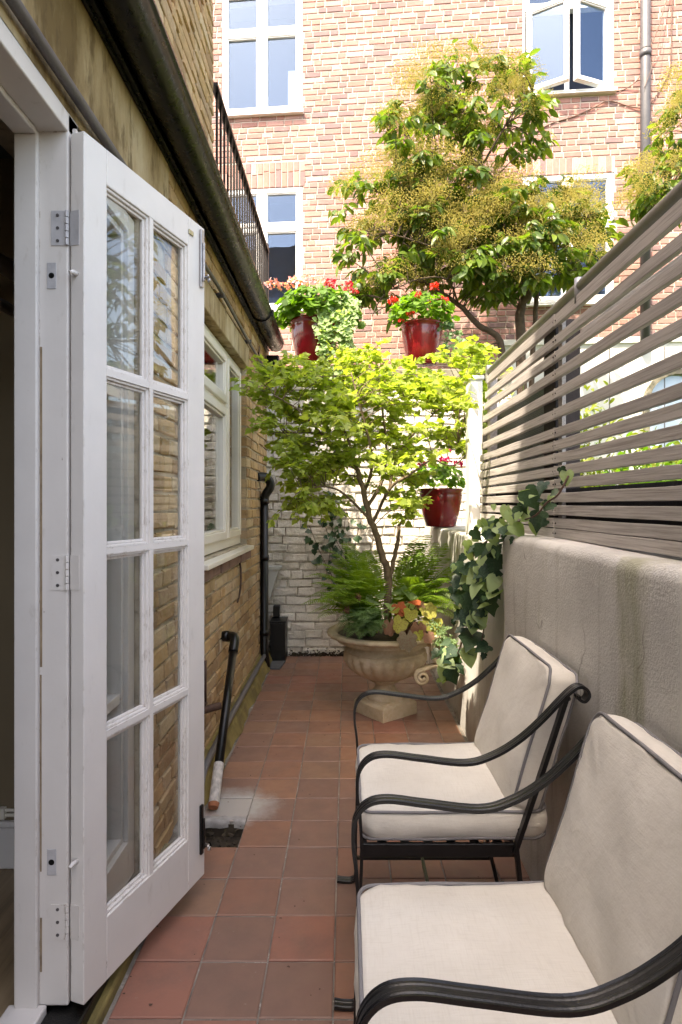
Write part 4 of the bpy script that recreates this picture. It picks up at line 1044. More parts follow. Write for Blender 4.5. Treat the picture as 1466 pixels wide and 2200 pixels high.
# ------------------------------------------------------------------ leaves
def fan(outline, zc=.0, cup=0.0, droop=0.0, name='leaf'):
    m = MB(); cy_ = sum(p[1] for p in outline)/len(outline)
    z = lambda x, y: -cup*abs(x)**1.3*-1 - droop*y*y
    m.v.append((0, cy_*.75, z(0, cy_*.75)-.02))
    m.v += [(x, y, z(x, y)+(rnd.uniform(-.015,.015))) for x, y in outline]
    n = len(outline); m.f = [(0, k+1, (k+1) % n+1) for k in range(n)]
    return m.mesh(name)
def half(pts): return pts+[(-x, y) for x, y in pts[::-1] if abs(x) > 1e-6]
def oval_leaf(w=.42, droop=.25, cup=.25, tip=1.0):
    m = MB(); st = [0,.12,.3,.5,.7,.88,1.0]; wd_ = [.02,.55,.92,1.0,.82,.45,.0]
    for t, a in zip(st, wd_):
        y = t; z = -droop*t*t; m.v += [(-a*w/2, y, z+cup*a*w*.4), (0, y, z), (a*w/2, y, z+cup*a*w*.4)]
    for i in range(6):
        a = i*3; m.f += [(a, a+1, a+4, a+3), (a+1, a+2, a+5, a+4)]
    return m.mesh('leaf')
lf_maple = [fan(half([(0,0),(.10,.02),(.26,.05),(.40,.20),(.34,.26),(.42,.44),(.33,.46),(.30,.58),(.20,.62),(.16,.76),(.09,.80),(0,1.0)]), cup=c, droop=d) for c, d in ((.25,.25),(.1,.4),(.35,.15))]
lf_oval = [oval_leaf(.42,.3,.3), oval_leaf(.38,.5,.2), oval_leaf(.46,.15,.35)]
lf_ivy = [fan(half([(0,0),(.10,-.10),(.26,-.10),(.42,.02),(.46,.18),(.36,.30),(.44,.50),(.30,.58),(.18,.72),(0,1.0)]), cup=c, droop=d) for c, d in ((.2,.2),(.1,.35),(.3,.1))]
lf_heart = [fan(half([(0,0),(.12,-.12),(.30,-.10),(.44,.08),(.46,.30),(.36,.54),(.20,.78),(0,1.0)]), cup=c, droop=d) for c, d in ((.2,.25),(.3,.1))]
def scal(n, lob, amp, notch=True):
    o = []
    for k in range(n):
        a = -math.pi/2+2*math.pi*(k+.5)/n; r_ = .5*(1-amp+amp*abs(math.cos(lob*a/2.0)))
        if notch and (k == 0 or k == n-1): r_ *= .55
        o.append((r_*math.cos(a), .5+r_*math.sin(a)))
    return o
lf_round = [fan(scal(18, 9, .14), cup=c, droop=d) for c, d in ((.25,.2),(.1,.3),(.4,.05))]
lf_heu = [fan(scal(44, 7, am), cup=c, droop=d) for c, d, am in ((.12,.45,.17),(.35,.2,.2),(.3,.6,.14))]
lf_small = [fan(half([(0,0),(.32,.12),(.42,.40),(.28,.75),(0,1.0)]), cup=.2, droop=.2)]
def octa():
    m = MB().add([(1,0,0),(-1,0,0),(0,1,0),(0,-1,0),(0,0,1),(0,0,-1)], [(0,2,4),(2,1,4),(1,3,4),(3,0,4),(2,0,5),(1,2,5),(3,1,5),(0,3,5)]); return m.mesh('seed')
sd_oct = octa()
def limb_mesh(pts, r0, r1, k=5, n=8):
    sp = smoothpath(pts, k); m = len(sp); w = Vector((0,0,0)); out = []
    for i, p in enumerate(sp):
        w = w*.8+rv(.3)*.0; out.append(p+rv(1)*min(.006, r1*.5))
    return out, [r0+(r1-r0)*i/(m-1) for i in range(m)]
def tree(root, trunks, limbs, anchors, leafs, leaf_s, nper, mat, bark, flat=.35, spray=(.14,.28), ntw=4, nmax=200, droop=.15, twr=.0035, hang=0.0, jit=.5):
    """trunks/limbs: [(points, r0, r1)]; anchors: leaf-spray centres; twigs run from the nearest limb to each anchor"""
    nodes = []
    for kind, lst in (('trunk', trunks), ('branch', limbs)):
        for (pts, r0, r1) in lst:
            sp, rad = limb_mesh(pts, r0, r1); nodes += sp[len(sp)//3:]
            obj(kind, MB().tube(sp, rad, 9), bark, root, True)
    tw = MB(); items = []
    for A in anchors:
        base = min(nodes, key=lambda q: (q-A).length + max(0, q.z-A.z)*1.5)
        mid = base.lerp(A, .5)+Vector((0,0,.03))+rv(.03)
        L = (A-base).length; tw.tube(smoothpath([base, mid, A], 3), [twr*(1.2+L*2)*(1-.1*i) for i in range(7)], 5)
        od = (A-base); od = od.normalized() if od.length > .01 else rv()
        for k in range(ntw):
            an = rnd.uniform(0, 6.283); d = Vector((math.cos(an), math.sin(an), rnd.uniform(-.25,.35)))*.9+od*.6; d.z *= flat*1.6; d.normalize()
            ln = rnd.uniform(*spray); E = A+d*ln+Vector((0,0,-droop*ln))
            tw.tube([A, A.lerp(E, .5)+Vector((0,0,.01)), E], [twr, twr*.8, twr*.4], 4)
            m = max(3, int(nper/ntw))
            sd_ = Vector((-d.y, d.x, 0)); sd_ = sd_.normalized() if sd_.length > .01 else Vector((1,0,0))
            for i in range(m):
                t = .12+.88*(i+rnd.random())/m; p = A.lerp(E, t)+rv(.012)+Vector((0,0,.01*math.sin(t*3.1)))
                sg = 1 if i % 2 else -1
                tip = d*.55+sd_*sg*rnd.uniform(.35,1.0)+Vector((0,0,rnd.uniform(-.45,.15)-hang))+rv(.2)
                nr = Vector((0,0,1))+rv(jit)
                items.append((rnd.randrange(len(leafs)), basis(p, tip, nr, rnd.uniform(*leaf_s))))
    obj('twigs', tw, bark, root, True, kind='stuff')
    scatter('leaf', 'crown', leafs, items, mat, root, nmax, True)
    return nodes
# ------------------------------------------------------------------ small tree in the urn
mt_ = thing('potted_tree', 'small bright green leafy tree growing out of the stone urn', 'tree', (UX+.01, UY, .53))
Pm = lambda x, y, d=3.95: P(x, y, d)
trk = [([Vector((UX+.02,UY,.50)), Pm(833,1285),Pm(834,1235),Pm(818,1180,3.94),Pm(798,1120,3.93),Pm(782,1060,3.93),Pm(768,1010,3.95)], .028, .016),
       ([Vector((UX+.03,UY,.50)), Pm(836,1262,3.97),Pm(846,1205,3.99),Pm(856,1160,4.0),Pm(858,1130,4.0),Pm(880,1100,4.02)], .018, .010)]
lmb = [([Pm(798,1120,3.93),Pm(765,1085,3.9),Pm(730,1055,3.85),Pm(690,1045,3.8),Pm(650,1060,3.75)], .010, .004),
       ([Pm(768,1010),Pm(735,975,3.9),Pm(690,930,3.85),Pm(640,880,3.8),Pm(590,850,3.75)], .013, .004),
       ([Pm(768,1010),Pm(750,950,4.0),Pm(720,880,4.05),Pm(700,820,4.1)], .012, .004),
       ([Pm(782,1060),Pm(800,1000,3.85),Pm(790,930,3.75),Pm(770,860,3.7),Pm(755,800,3.7)], .012, .004),
       ([Pm(790,1090),Pm(822,1030,4.0),Pm(830,960,4.05),Pm(822,880,4.05),Pm(812,800,4.05),Pm(805,770,4.05)], .013, .004),
       ([Pm(800,1125),Pm(838,1050,3.88),Pm(880,1020,3.82),Pm(930,985,3.78),Pm(985,950,3.75)], .012, .004),
       ([Pm(838,1050,3.88),Pm(850,990,3.95),Pm(890,930,4.05),Pm(940,880,4.15),Pm(985,830,4.2)], .010, .004),
       ([Pm(880,1100,4.02),Pm(910,1070,3.95),Pm(935,1045,3.9)], .008, .004),
       ([Pm(690,930,3.85),Pm(660,930,3.95),Pm(610,930,4.0)], .006, .003),
       ([Pm(930,985,3.78),Pm(975,1000,3.85),Pm(1015,960,3.9)], .006, .003),
       ([Pm(940,880,4.15),Pm(985,880,4.05),Pm(1035,850,4.0)], .006, .003)]
anc = []
for (cx, cy_, rx, ry, n) in ((800,800,60,48,15),(905,815,60,45,12),(1000,805,50,40,12),(1030,770,22,14,3),(640,805,60,35,9),(590,840,38,38,8),(720,830,60,45,12),(680,890,90,50,20),(820,890,100,60,26),(970,885,80,50,21),(1035,880,25,45,6),(680,985,70,48,15),(655,1065,35,45,9),(800,965,70,38,11),(940,970,85,45,17),(895,1065,55,42,10),(1030,965,25,35,5),(620,935,40,40,7),(720,1015,50,35,8),(860,1015,40,30,5),(690,1050,40,40,5)):
    for k in range(n):
        q = rnd.uniform(0, 6.283); s = math.sqrt(rnd.random()); anc.append(Pm(cx+rx*s*math.cos(q), cy_+ry*s*math.sin(q), rnd.gauss(3.95, .25)))
anc = [q for q in anc if not (895 < VX+q.x/q.y*FPX < 1010 and VY-(q.z-H)/q.y*FPX > 975)]
anc += [Pm(*q) for q in ((640,1030,3.75),(660,1060,3.72),(690,1080,3.75),(620,1000,3.8),(880,1075,3.85),(585,800,3.9),(570,840,3.8),(1040,800,4.1),(1020,770,4.2),(640,790,4.1),(870,1110,3.8))]
tree(mt_, trk, lmb, anc, lf_maple, (.026,.064), 46, MT['maple'], MT['bark'], flat=.75, spray=(.09,.21), ntw=4, nmax=220, droop=.1, twr=.002, jit=1.0)
# ------------------------------------------------------------------ flowering evergreen tree on the terrace
def seedheads(root, centres, r0):
    its = []
    st = MB()
    for c in centres:
        R_ = r0*rnd.uniform(.7,1.25); n = int(420*(R_/r0)**2)
        for k in range(n):
            a = rnd.uniform(0, 6.283); u = rnd.random()**.6
            el = rnd.uniform(-.15, 1.0)
            v = Vector((math.cos(a)*math.sqrt(max(0,1-el*el)), math.sin(a)*math.sqrt(max(0,1-el*el)), el*.75))*R_*(.35+.75*u)+rv(.02)
            s = rnd.uniform(.0035,.0068); its.append((0, Matrix.Translation(c+v) @ Matrix.Diagonal((s, s, s, 1))))
        for k in range(5):
            v = Vector((rnd.uniform(-1,1), rnd.uniform(-1,1), rnd.uniform(.1,.9))).normalized()*R_*.85
            st.tube([c-Vector((0,0,R_*.5)), c+v*.5, c+v], .0013, 3, False)
    obj('seed_head_stalks', st, MT['panicle'], root, kind='stuff')
    merged('seed_heads', [sd_oct], its, MT['panicle'], root)
D = 6.25
ev = thing('evergreen_tree', 'large evergreen tree with golden seed heads behind the wall, centre right', 'tree', (P(1120,740,D).x, D, 1.05))
Pe = lambda x, y, d=D: P(x, y, d)
b0 = Vector((P(1118,735,D).x, D, 1.05)); b1 = Vector((P(1085,745,D).x, D, 1.05))
trk = [([b0, b0+Vector((.02,0,1.2)), Pe(1118,700), Pe(1122,655), Pe(1135,625,D-.05), Pe(1110,560), Pe(1085,480), Pe(1060,390), Pe(1010,340)], .06, .022),
       ([b0+Vector((.1,.05,0)), b0+Vector((.12,.05,1.3)), Pe(1150,690), Pe(1155,620), Pe(1172,560), Pe(1200,500)], .035, .012),
       ([b1, b1+Vector((0,0,1.4)), Pe(1075,735), Pe(1030,700), Pe(985,655), Pe(930,615,D-.1), Pe(880,575,D-.1)], .045, .014)]
lmb = [([Pe(1135,625), Pe(1160,560,D-.1), Pe(1215,505,D-.2), Pe(1265,470,D-.2)], .018, .006),
       ([Pe(1110,560), Pe(1040,540,D-.2), Pe(960,540,D-.3), Pe(900,520,D-.3), Pe(830,500,D-.3)], .020, .006),
       ([Pe(1085,480), Pe(1030,450,D+.1), Pe(960,420), Pe(890,400), Pe(820,420)], .018, .006),
       ([Pe(1060,390), Pe(1010,340,D-.1), Pe(950,320,D-.1), Pe(890,330)], .018, .006),
       ([Pe(1035,365), Pe(1030,300,D+.1), Pe(990,230), Pe(960,180)], .015, .005),
       ([Pe(1040,350), Pe(1080,280,D-.1), Pe(1110,230), Pe(1150,190,D-.2)], .014, .005),
       ([Pe(930,615), Pe(870,600,D-.2), Pe(820,640,D-.2), Pe(800,680,D-.2)], .012, .005),
       ([Pe(985,655), Pe(960,600,D-.3), Pe(900,600,D-.3), Pe(850,620,D-.4)], .012, .005),
       ([Pe(1075,735), Pe(1040,740,D-.1), Pe(1010,720,D-.1)], .010, .004),
       ([Pe(1172,560), Pe(1130,500,D-.3), Pe(1100,440,D-.3)], .012, .005)]
els = [(1010,215,150,85,26),(930,300,110,80,18),(1090,270,85,70,10),(830,440,95,75,18),(850,540,110,80,20),(975,470,120,85,24),(1070,530,120,85,22),(1130,450,110,60,14),(1225,470,80,65,14),(1180,560,90,60,18),(1050,590,110,60,14),(900,480,80,60,8),(1090,490,90,60,10),(860,630,80,45,10),(960,590,90,50,10),(1005,400,70,40,6),(900,360,70,40,8)]
anc = []; fl_ = []
for (cx, cy_, rx, ry, n) in els:
    for k in range(int(n*1.35)):
        a = rnd.uniform(0, 6.283); s = math.sqrt(rnd.random()); d = D+rnd.uniform(-.5,.45)
        anc.append(Pe(cx+rx*s*math.cos(a), cy_+ry*s*math.sin(a), d))
    for k in range(int(n*.75)+3):
        a = rnd.uniform(math.pi*.95, math.pi*2.05); s = rnd.uniform(.45, 1.1)
        fl_.append(Pe(cx+rx*s*math.cos(a), cy_+ry*s*math.sin(a)-8, D+rnd.uniform(-.55,.3)))
tree(ev, trk, lmb, anc, lf_oval, (.065,.155), 25, MT['photinia'], MT['darkbark'], flat=.6, spray=(.12,.26), ntw=3, nmax=260, droop=.2, twr=.004, hang=.45, jit=.7)
seedheads(ev, fl_, .19)
D2 = 6.0
ev2 = thing('evergreen_tree', 'part of another golden seeded evergreen tree entering at the right edge', 'tree', (P(1500,440,D2).x, D2, 1.05))
b2 = Vector((P(1500,700,D2).x, D2, 1.05)); Pf = lambda x, y, d=D2: P(x, y, d)
anc = []; fl_ = []
for (cx, cy_, rx, ry, n) in ((1430,390,60,45,12),(1480,300,60,70,12),(1500,200,50,60,8),(1420,440,60,40,10),(1490,420,60,60,10)):
    for k in range(n):
        a = rnd.uniform(0, 6.283); s = math.sqrt(rnd.random()); anc.append(Pf(cx+rx*s*math.cos(a), cy_+ry*s*math.sin(a), D2+rnd.uniform(-.35,.35)))
    for k in range(int(n*.6)+2):
        a = rnd.uniform(math.pi*.9, math.pi*2.1); fl_.append(Pf(cx+rx*math.cos(a), cy_+ry*math.sin(a), D2+rnd.uniform(-.4,.2)))
for k in range(260):
    anc.append(Vector((rnd.gauss(2.9,.5), rnd.gauss(3.5,.8), rnd.uniform(2.2,5.2))))
for k in range(90): fl_.append(Vector((rnd.gauss(2.7,.5), rnd.gauss(3.5,.8), rnd.uniform(2.4,5.2))))
anc = [q for q in anc if q.x > .58*q.y+.25 or q.y > 5.5]; fl_ = [q for q in fl_ if q.x > .58*q.y+.25 or q.y > 5.5]
tree(ev2, [([b2, b2+Vector((0,0,1.6)), Pf(1500,500), Pf(1490,400), Pf(1500,280)], .05, .015)], [([Pf(1495,450), Pf(1450,410), Pf(1420,390)], .012, .005), ([Pf(1490,400), Pf(1470,330), Pf(1480,220)], .012, .005), ([b2+Vector((0,0,1.2)), Vector((3.5,4.8,3.2)), Vector((3.5,4.0,3.9)), Vector((3.4,3.2,4.4))], .03, .01), ([Vector((3.5,4.8,3.2)), Vector((3.3,4.0,3.0)), Vector((3.4,3.2,3.0))], .02, .01)], anc, lf_oval, (.085,.14), 15, MT['photinia'], MT['darkbark'], flat=.6, spray=(.12,.24), ntw=3, nmax=60, droop=.2, twr=.004, hang=.4, jit=.7)
seedheads(ev2, fl_, .17)
# ------------------------------------------------------------------ pots
def pot(c, r, h, label, grp='red glazed plant pots'):
    t = thing('plant_pot', label, 'plant pot', c, grp)
    pf = [(.001,0),(.66*r,0),(.70*r,.02*h),(.84*r,.3*h),(.96*r,.62*h),(1.0*r,.82*h),(.97*r,.9*h),(1.03*r,.93*h),(1.05*r,.97*h),(1.0*r,1.0*h),(.92*r,.99*h),(.90*r,.9*h)]
    obj('body', MB().lathe(pf, c, 48), MT['redglaze'], t, True)
    obj('soil', MB().lathe([(.001,.92*h),(.905*r,.9*h)], c, 24), MT['soil'], t)
    return t
def geranium(label, c, rx, rz, n, heads, mat, s=(.045,.075), grp='potted geraniums'):
    t = thing('geranium_plant', label, 'plant', c, grp); its = []; st = MB()
    for k in range(n):
        a = rnd.uniform(0, 6.283); el = rnd.uniform(-.25, 1); q = math.sqrt(max(0, 1-el*el)); u = rnd.uniform(.6,1.0)
        v = Vector((math.cos(a)*q*rx, math.sin(a)*q*rx, el*rz))*u; p = Vector(c)+v
        nr = Vector((v.x/rx, v.y/rx, v.z/rz+.5)).normalized()+rv(.5); tip = Vector((v.x, v.y, -.3*rx))+rv(.3*rx)
        its.append((rnd.randrange(3), basis(p-tip.normalized()*.02, tip, nr, rnd.uniform(*s))))
    scatter('leaf', 'foliage', lf_round, its, MT['geranium'], t, 90, True)
    for (p, m, r_) in heads:
        p = Vector(p); st.tube(smoothpath([Vector(c)+(p-Vector(c))*.4, Vector(c)+(p-Vector(c))*.75+rv(.02), p], 3), .003, 5); pe = []
        for k in range(46):
            d = rv(1).normalized(); d.z = abs(d.z)*.9-.2
            pe.append((0, basis(p+d*r_*rnd.uniform(.6,1), d+rv(.8), d, rnd.uniform(.35,.6)*r_)))
        merged('flower_head', lf_small, pe, MT[m], t)
    obj('stems', st, MT['geranium'], t, kind='stuff')
    return t
ZC = 2.685
pA = Vector((P(677,770,5.60).x, 5.60, ZC)); pB = Vector((P(907,770,5.58).x, 5.58, ZC)); pC = Vector((P(947,1130,4.75).x, 4.75, 1.20))
pot(tuple(pA), .225, .40, 'red glazed pot on the wall half hidden by trailing pale foliage'); pot(tuple(pB), .19, .37, 'plain red glazed pot on the wall under the evergreen branches'); pot(tuple(pC), .17, .30, 'red glazed pot on the low ledge beside the small tree')
hA = [(P(x,y,5.5), m, r_) for x, y, m, r_ in ((586,612,'pink',.07),(632,608,'pink',.07),(662,603,'pink',.065),(610,618,'pink',.055),(690,608,'pink',.05),(711,611,'crimson',.055),(748,612,'crimson',.045),(750,625,'crimson',.045),(765,629,'crimson',.025),(712,622,'crimson',.03))]
geranium('pink and crimson geranium in the left pot on the wall', tuple(pA+Vector((.03,-.03,.44))), .40, .27, 560, hA, 'pink', (.06,.105))
hB = [(P(x,y,5.38), 'red', r_) for x, y, r_ in ((846,648,.05),(882,675,.04),(900,635,.035),(953,647,.045),(935,617,.045),(925,655,.03),(862,690,.03))]
geranium('orange red geranium in the middle pot on the wall', tuple(pB+Vector((.01,-.02,.44))), 0.30, .21, 330, hB, 'red', (.05,.085))
hC = [(P(x,y,4.6), 'magenta', r_) for x, y, r_ in ((956,990,.045),(985,998,.042),(906,998,.035),(963,970,.025),(930,985,.025))]
geranium('magenta geranium in the pot on the low ledge', tuple(pC+Vector((-.02,-.02,.36))), .21, .16, 200, hC, 'magenta', (.04,.065))
# trailing foliage
def trailer(label, strands, mat, leafs, s, dens, name='trailing_plant', nmax=120, grp=None):
    c0 = Vector(strands[0][0]); t = thing(name, label, 'plant', tuple(c0), grp); st = MB(); its = []
    for pts in strands:
        sp = smoothpath(pts, 6); st.tube(sp, .0025, 5)
        for i, p in enumerate(sp):
            for k in range(dens):
                tip = Vector((rnd.uniform(-1,1), rnd.uniform(-.9,.1), rnd.uniform(-1,.2))); its.append((rnd.randrange(len(leafs)), basis(p+rv(s[1]*.7), tip, Vector((0,-.8,.7))+rv(.6), rnd.uniform(*s))))
    obj('stems', st, mat, t, kind='stuff'); scatter('leaf', 'foliage', leafs, its, mat, t, nmax, True); return t
sA = []
for k in range(11):
    x = 688+k*7+rnd.uniform(-5,5); top = 652+abs(k-5)*4
    sA.append([P(x+10,top-18,5.30), P(x,top+25,5.22), P(x+rnd.uniform(-8,14),top+70,5.20), P(x+rnd.uniform(-10,25),top+85+rnd.uniform(0,70),5.22)])
trailer('pale green trailing plant spilling over the front of the left red pot', sA, MT['paleleaf'], lf_heart, (.032,.058), 4, nmax=150)
sB = [[P(948,690,5.45),P(965,700,5.42),P(975,725,5.4),P(985,755,5.4)], [P(945,700,5.42),P(960,730,5.4),P(962,760,5.4)], [P(960,690,5.45),P(985,715,5.42),P(1000,740,5.4)]]
trailer('dark trailing stems hanging beside the middle red pot', sB, MT['darkfern'], lf_small, (.03,.05), 2, nmax=40)
# ------------------------------------------------------------------ urn planting
def pinna(n=9, W=.055):
    m = MB(); m.v.append((0,0,0))
    for i in range(1, n):
        t = i/n; w = W*math.sin(math.pi*(t*.85+.12))*(1.0 if i % 2 else .62); m.v += [(-w, t, .015*math.sin(t*5)), (0, t, .03*t), (w, t, .015*math.sin(t*5))]
    m.v.append((0, 1.0, 0)); L = len(m.v)-1
    m.f += [(0,2,1),(0,3,2)]
    for i in range(n-2):
        a = 1+i*3; m.f += [(a, a+1, a+4, a+3), (a+1, a+2, a+5, a+4)]
    a = 1+(n-2)*3; m.f += [(a, a+1, L), (a+1, a+2, L)]
    return m.mesh('pinna')
pin = pinna(); pin_wide = pinna(9, .11)
def fern(label, base, tips, width, arch, mat, npn=34, name='fern', bip=False):
    t = thing(name, label, 'fern', tuple(base))
    for T in tips:
        T = Vector(T); b = Vector(base)+Vector((rnd.uniform(-.04,.04), rnd.uniform(-.03,.03), 0)); dv = T-b; L = dv.length
        mid = b.lerp(T, .5)+Vector((0,0,arch*L*rnd.uniform(.8,1.2)))
        sp = smoothpath([b, b.lerp(mid, .55)+Vector((0,0,.05*L)), mid, mid.lerp(T, .55)+Vector((0,0,arch*L*.22)), T], 12); its = []
        n = len(sp); st = MB().tube(sp, [.0035*(1-.8*i/n) for i in range(n)], 5)
        hz = Vector((-dv.y, dv.x, 0)); hz = hz.normalized() if hz.length > .02 else Vector((1,0,0))
        for i in range(npn):
            f = .12+.87*i/npn; q = f*(n-1); k = min(int(q), n-2); p = sp[k].lerp(sp[k+1], q-k); tg = (sp[k+1]-sp[k]).normalized()
            w = width*math.sin(math.pi*min(1, (f*.82+.2)))**.8*rnd.uniform(.9,1.08); side = hz-tg*hz.dot(tg); side.normalize(); up_ = side.cross(tg)
            if up_.z < 0: up_ = -up_
            for sg in (-1, 1):
                tip = side*sg+tg*.38+up_*(-.18+rnd.uniform(-.08,.08)); its.append((0, basis(p, tip, up_+rv(.12), (w*1.0, w, w))))
        fr_o = merged('frond', [pin_wide if bip else pin], its, mat, t); del fr_o['kind']
        if not st is None: s_ = obj('rachis', st, mat, fr_o, True)
    return t
FBs = (UX, UY, .53)
tipsL = [P(662,1300,3.75), P(690,1262,3.7), P(700,1222,3.8), P(738,1190,3.95), P(760,1180,4.05), P(680,1330,3.62), P(720,1250,3.6), P(715,1200,4.1), P(790,1200,4.15), P(745,1300,3.5), P(770,1225,3.6)]
fern('large light green fern arching over the left of the urn', (UX-.09, UY-.02, .53), tipsL+[P(680,1240,3.9), P(705,1285,3.55), P(765,1205,3.8), P(800,1245,3.65), P(730,1225,3.75), P(675,1275,3.85), P(655,1285,3.8), P(665,1255,3.7), P(690,1310,3.5), P(715,1190,3.9), P(750,1255,3.5), P(785,1185,4.0), P(700,1245,4.0), P(660,1320,3.9), P(725,1280,3.45), P(670,1215,3.85), P(700,1180,4.0), P(645,1300,3.7), P(740,1165,4.1), P(690,1290,3.5), P(800,1180,4.1), P(655,1240,3.75)], .115, .24, MT['fern'])
tipsR = [P(1000,1255,3.9), P(1005,1300,3.8), P(975,1200,4.15), P(940,1165,4.25), P(900,1165,4.3), P(985,1330,3.75), P(880,1190,4.3), P(965,1245,3.75), P(930,1225,4.0), P(1000,1215,4.2)]
fern('large light green fern arching over the right of the urn', (UX+.10, UY+.04, .53), tipsR+[P(915,1200,4.1), P(950,1270,3.8), P(985,1275,4.0), P(890,1240,3.75), P(960,1175,4.35), P(1010,1235,3.95), P(995,1275,3.7), P(940,1200,4.0), P(905,1165,4.2), P(920,1255,3.7), P(975,1300,3.65), P(870,1215,4.1), P(1015,1210,4.1), P(985,1165,4.3), P(925,1150,4.3), P(1000,1320,3.7), P(950,1290,3.65)], .115, .24, MT['fern'])
tipsS = [P(728,1350,3.62), P(745,1372,3.56), P(772,1375,3.52), P(800,1368,3.5), P(818,1345,3.52), P(735,1320,3.65), P(770,1310,3.6), P(810,1310,3.6), P(790,1340,3.5), P(755,1345,3.54), P(835,1325,3.56), P(720,1335,3.66)]
fern('small dark green fern drooping over the front rim of the urn', (UX-.11, UY-.17, .545), tipsS+[P(765,1360,3.5), P(785,1320,3.55), P(820,1362,3.5), P(750,1325,3.6), P(738,1362,3.56), P(725,1345,3.5), P(780,1350,3.46), P(805,1330,3.5), P(760,1330,3.5), P(830,1350,3.52)], .06, .28, MT['darkfern'], 24, bip=True)
lp = thing('leafy_plant', 'broad green leaves filling the urn around the tree trunk', 'plant', (UX, UY, .53)); its = []
for (x, y, d, s) in ((800,1290,3.75,.10),(815,1275,3.8,.09),(860,1268,3.85,.10),(880,1280,3.8,.11),(905,1275,3.9,.10),(925,1290,3.85,.09),(840,1300,3.7,.08),(790,1305,3.7,.09),(870,1300,3.72,.08),(935,1310,3.75,.09),(775,1275,3.85,.10),(850,1285,3.75,.10),(915,1255,4.0,.10),(895,1262,3.95,.09),(825,1310,3.66,.08),(950,1280,3.9,.09),(810,1255,3.95,.09),(885,1300,3.74,.07)):
    p = P(x, y, d); tip = Vector((p.x-UX, p.y-UY-.1, rnd.uniform(-.1,.12)))+rv(.08); its.append((rnd.randrange(2), basis(p-tip.normalized()*s*.4, tip, Vector((0,-.5,.9))+rv(.4), s*1.15)))
scatter('leaf', 'foliage', [m_.copy() for m_ in lf_heart], its, MT['geranium'], lp, 60, True)
st = MB()
for _, M in its: st.tube([(UX+.02, UY-.03, .52), M.translation.lerp(Vector((UX, UY, .6)), .4), M.translation], .003, 5)
obj('stems', st, MT['geranium'], lp, kind='stuff')
heu = thing('heuchera_plant', 'lobed lime, orange and maroon foliage plant at the front of the urn', 'plant', (UX+.10, UY-.24, .53))
hb = Vector((UX+.11, UY-.22, .535)); hs = MB()
for (x, y, m, s, d) in ((855,1304,'heu_orange',.10,3.66),(889,1290,'heu_orange',.085,3.68),(884,1313,'heu_lime',.095,3.60),(863,1335,'heu_lime',.10,3.55),(848,1312,'heu_lime',.075,3.64),(921,1312,'heu_lime',.11,3.60),(914,1337,'heu_lime',.085,3.57),(838,1345,'heu_maroon',.095,3.55),(900,1352,'heu_maroon',.10,3.52),(875,1376,'heu_grey',.125,3.47),(899,1364,'heu_lime',.075,3.50),(930,1352,'heu_lime',.07,3.54),(905,1300,'heu_maroon',.07,3.68),(868,1312,'heu_orange',.06,3.66),(920,1368,'heu_maroon',.08,3.50),(942,1332,'heu_lime',.06,3.62)):
    p = P(x, y, d); tip = Vector((p.x-hb.x, -.25, -.05 if y < 1330 else -.22))+rv(.14); M = basis(p-tip.normalized()*s*.5, tip, Vector((0,-.6,1.0))+rv(.5), s)
    me = rnd.choice(lf_heu).copy(); me.materials.clear(); me.materials.append(MT[m]); me.polygons.foreach_set('use_smooth', [True]*len(me.polygons)); inst('leaf', me, M, heu)
    hs.tube(smoothpath([hb, hb.lerp(M.translation, .5)+Vector((0,0,.03)), M.translation], 3), .0025, 5)
obj('stems', hs, MT['heu_maroon'], heu, kind='stuff')
sdm = thing('frothy_plant', 'frothy pale green small leaved plant spilling beside the carved scroll', 'plant', (.56, 3.55, .56)); its = []
for k in range(520):
    c = rnd.choice((P(930,1345,3.56), P(948,1362,3.52), P(960,1378,3.50), P(940,1380,3.52), P(972,1385,3.48), P(955,1350,3.55))); p = c+Vector((rnd.gauss(0,.018), rnd.gauss(0,.02), rnd.gauss(0,.014)))
    its.append((0, basis(p, rv(1)+Vector((0,-.4,.4)), Vector((0,-.6,.8))+rv(.6), rnd.uniform(.009,.016))))
merged('foliage', lf_small, its, MT['sedum'], sdm)
bud = thing('flower_spike', 'small purple brown flower spikes above the dark fern', 'flower', tuple(P(775,1290,3.6)))
for (x, y) in ((770,1284),(745,1312)):
    its = []; p0 = P(x, y, 3.6)
    for k in range(40): its.append((0, Matrix.Translation(p0+Vector((rnd.gauss(0,.008), rnd.gauss(0,.008), rnd.gauss(0,.012)))) @ Matrix.Diagonal((.005,.005,.005,1))))
    merged('flower_head', [sd_oct], its, MT['heu_maroon'], bud); obj('stem', MB().tube([p0, p0+Vector((.02,.1,-.12))], .0025, 5), MT['darkfern'], bud)
# ------------------------------------------------------------------ ivy
iv = thing('ivy', 'dark green ivy trailing from the fence down the corner of the rendered wall', 'ivy', (.70, 2.8, 1.2))
vp = [P(1222,1022,2.02), P(1200,1062,2.04), P(1175,1080,2.12), P(1150,1108,2.26), P(1110,1122,2.45), P(1075,1140,2.62), P(1048,1160,2.76), P(1035,1210,2.80), P(1030,1270,2.82), P(1022,1330,2.84), P(1012,1385,2.86)]
vp2 = [P(1048,1160,2.76), P(1020,1190,2.85), P(1005,1240,2.92), P(1000,1300,2.95)]
vp3 = [P(1030,1300,2.84), P(1040,1340,2.80), P(1032,1385,2.82), P(1015,1395,2.85)]
vp4 = [P(1000,1300,2.95), P(1002,1350,3.05), P(985,1400,3.2), P(970,1430,3.3), P(975,1460,3.3)]
vn = MB()
for v in (vp, vp2, vp3, vp4): vn.tube(smoothpath(v, 5), .0035, 6)
obj('stem', vn, MT['cable'], iv, True, kind='stuff')
lv = []
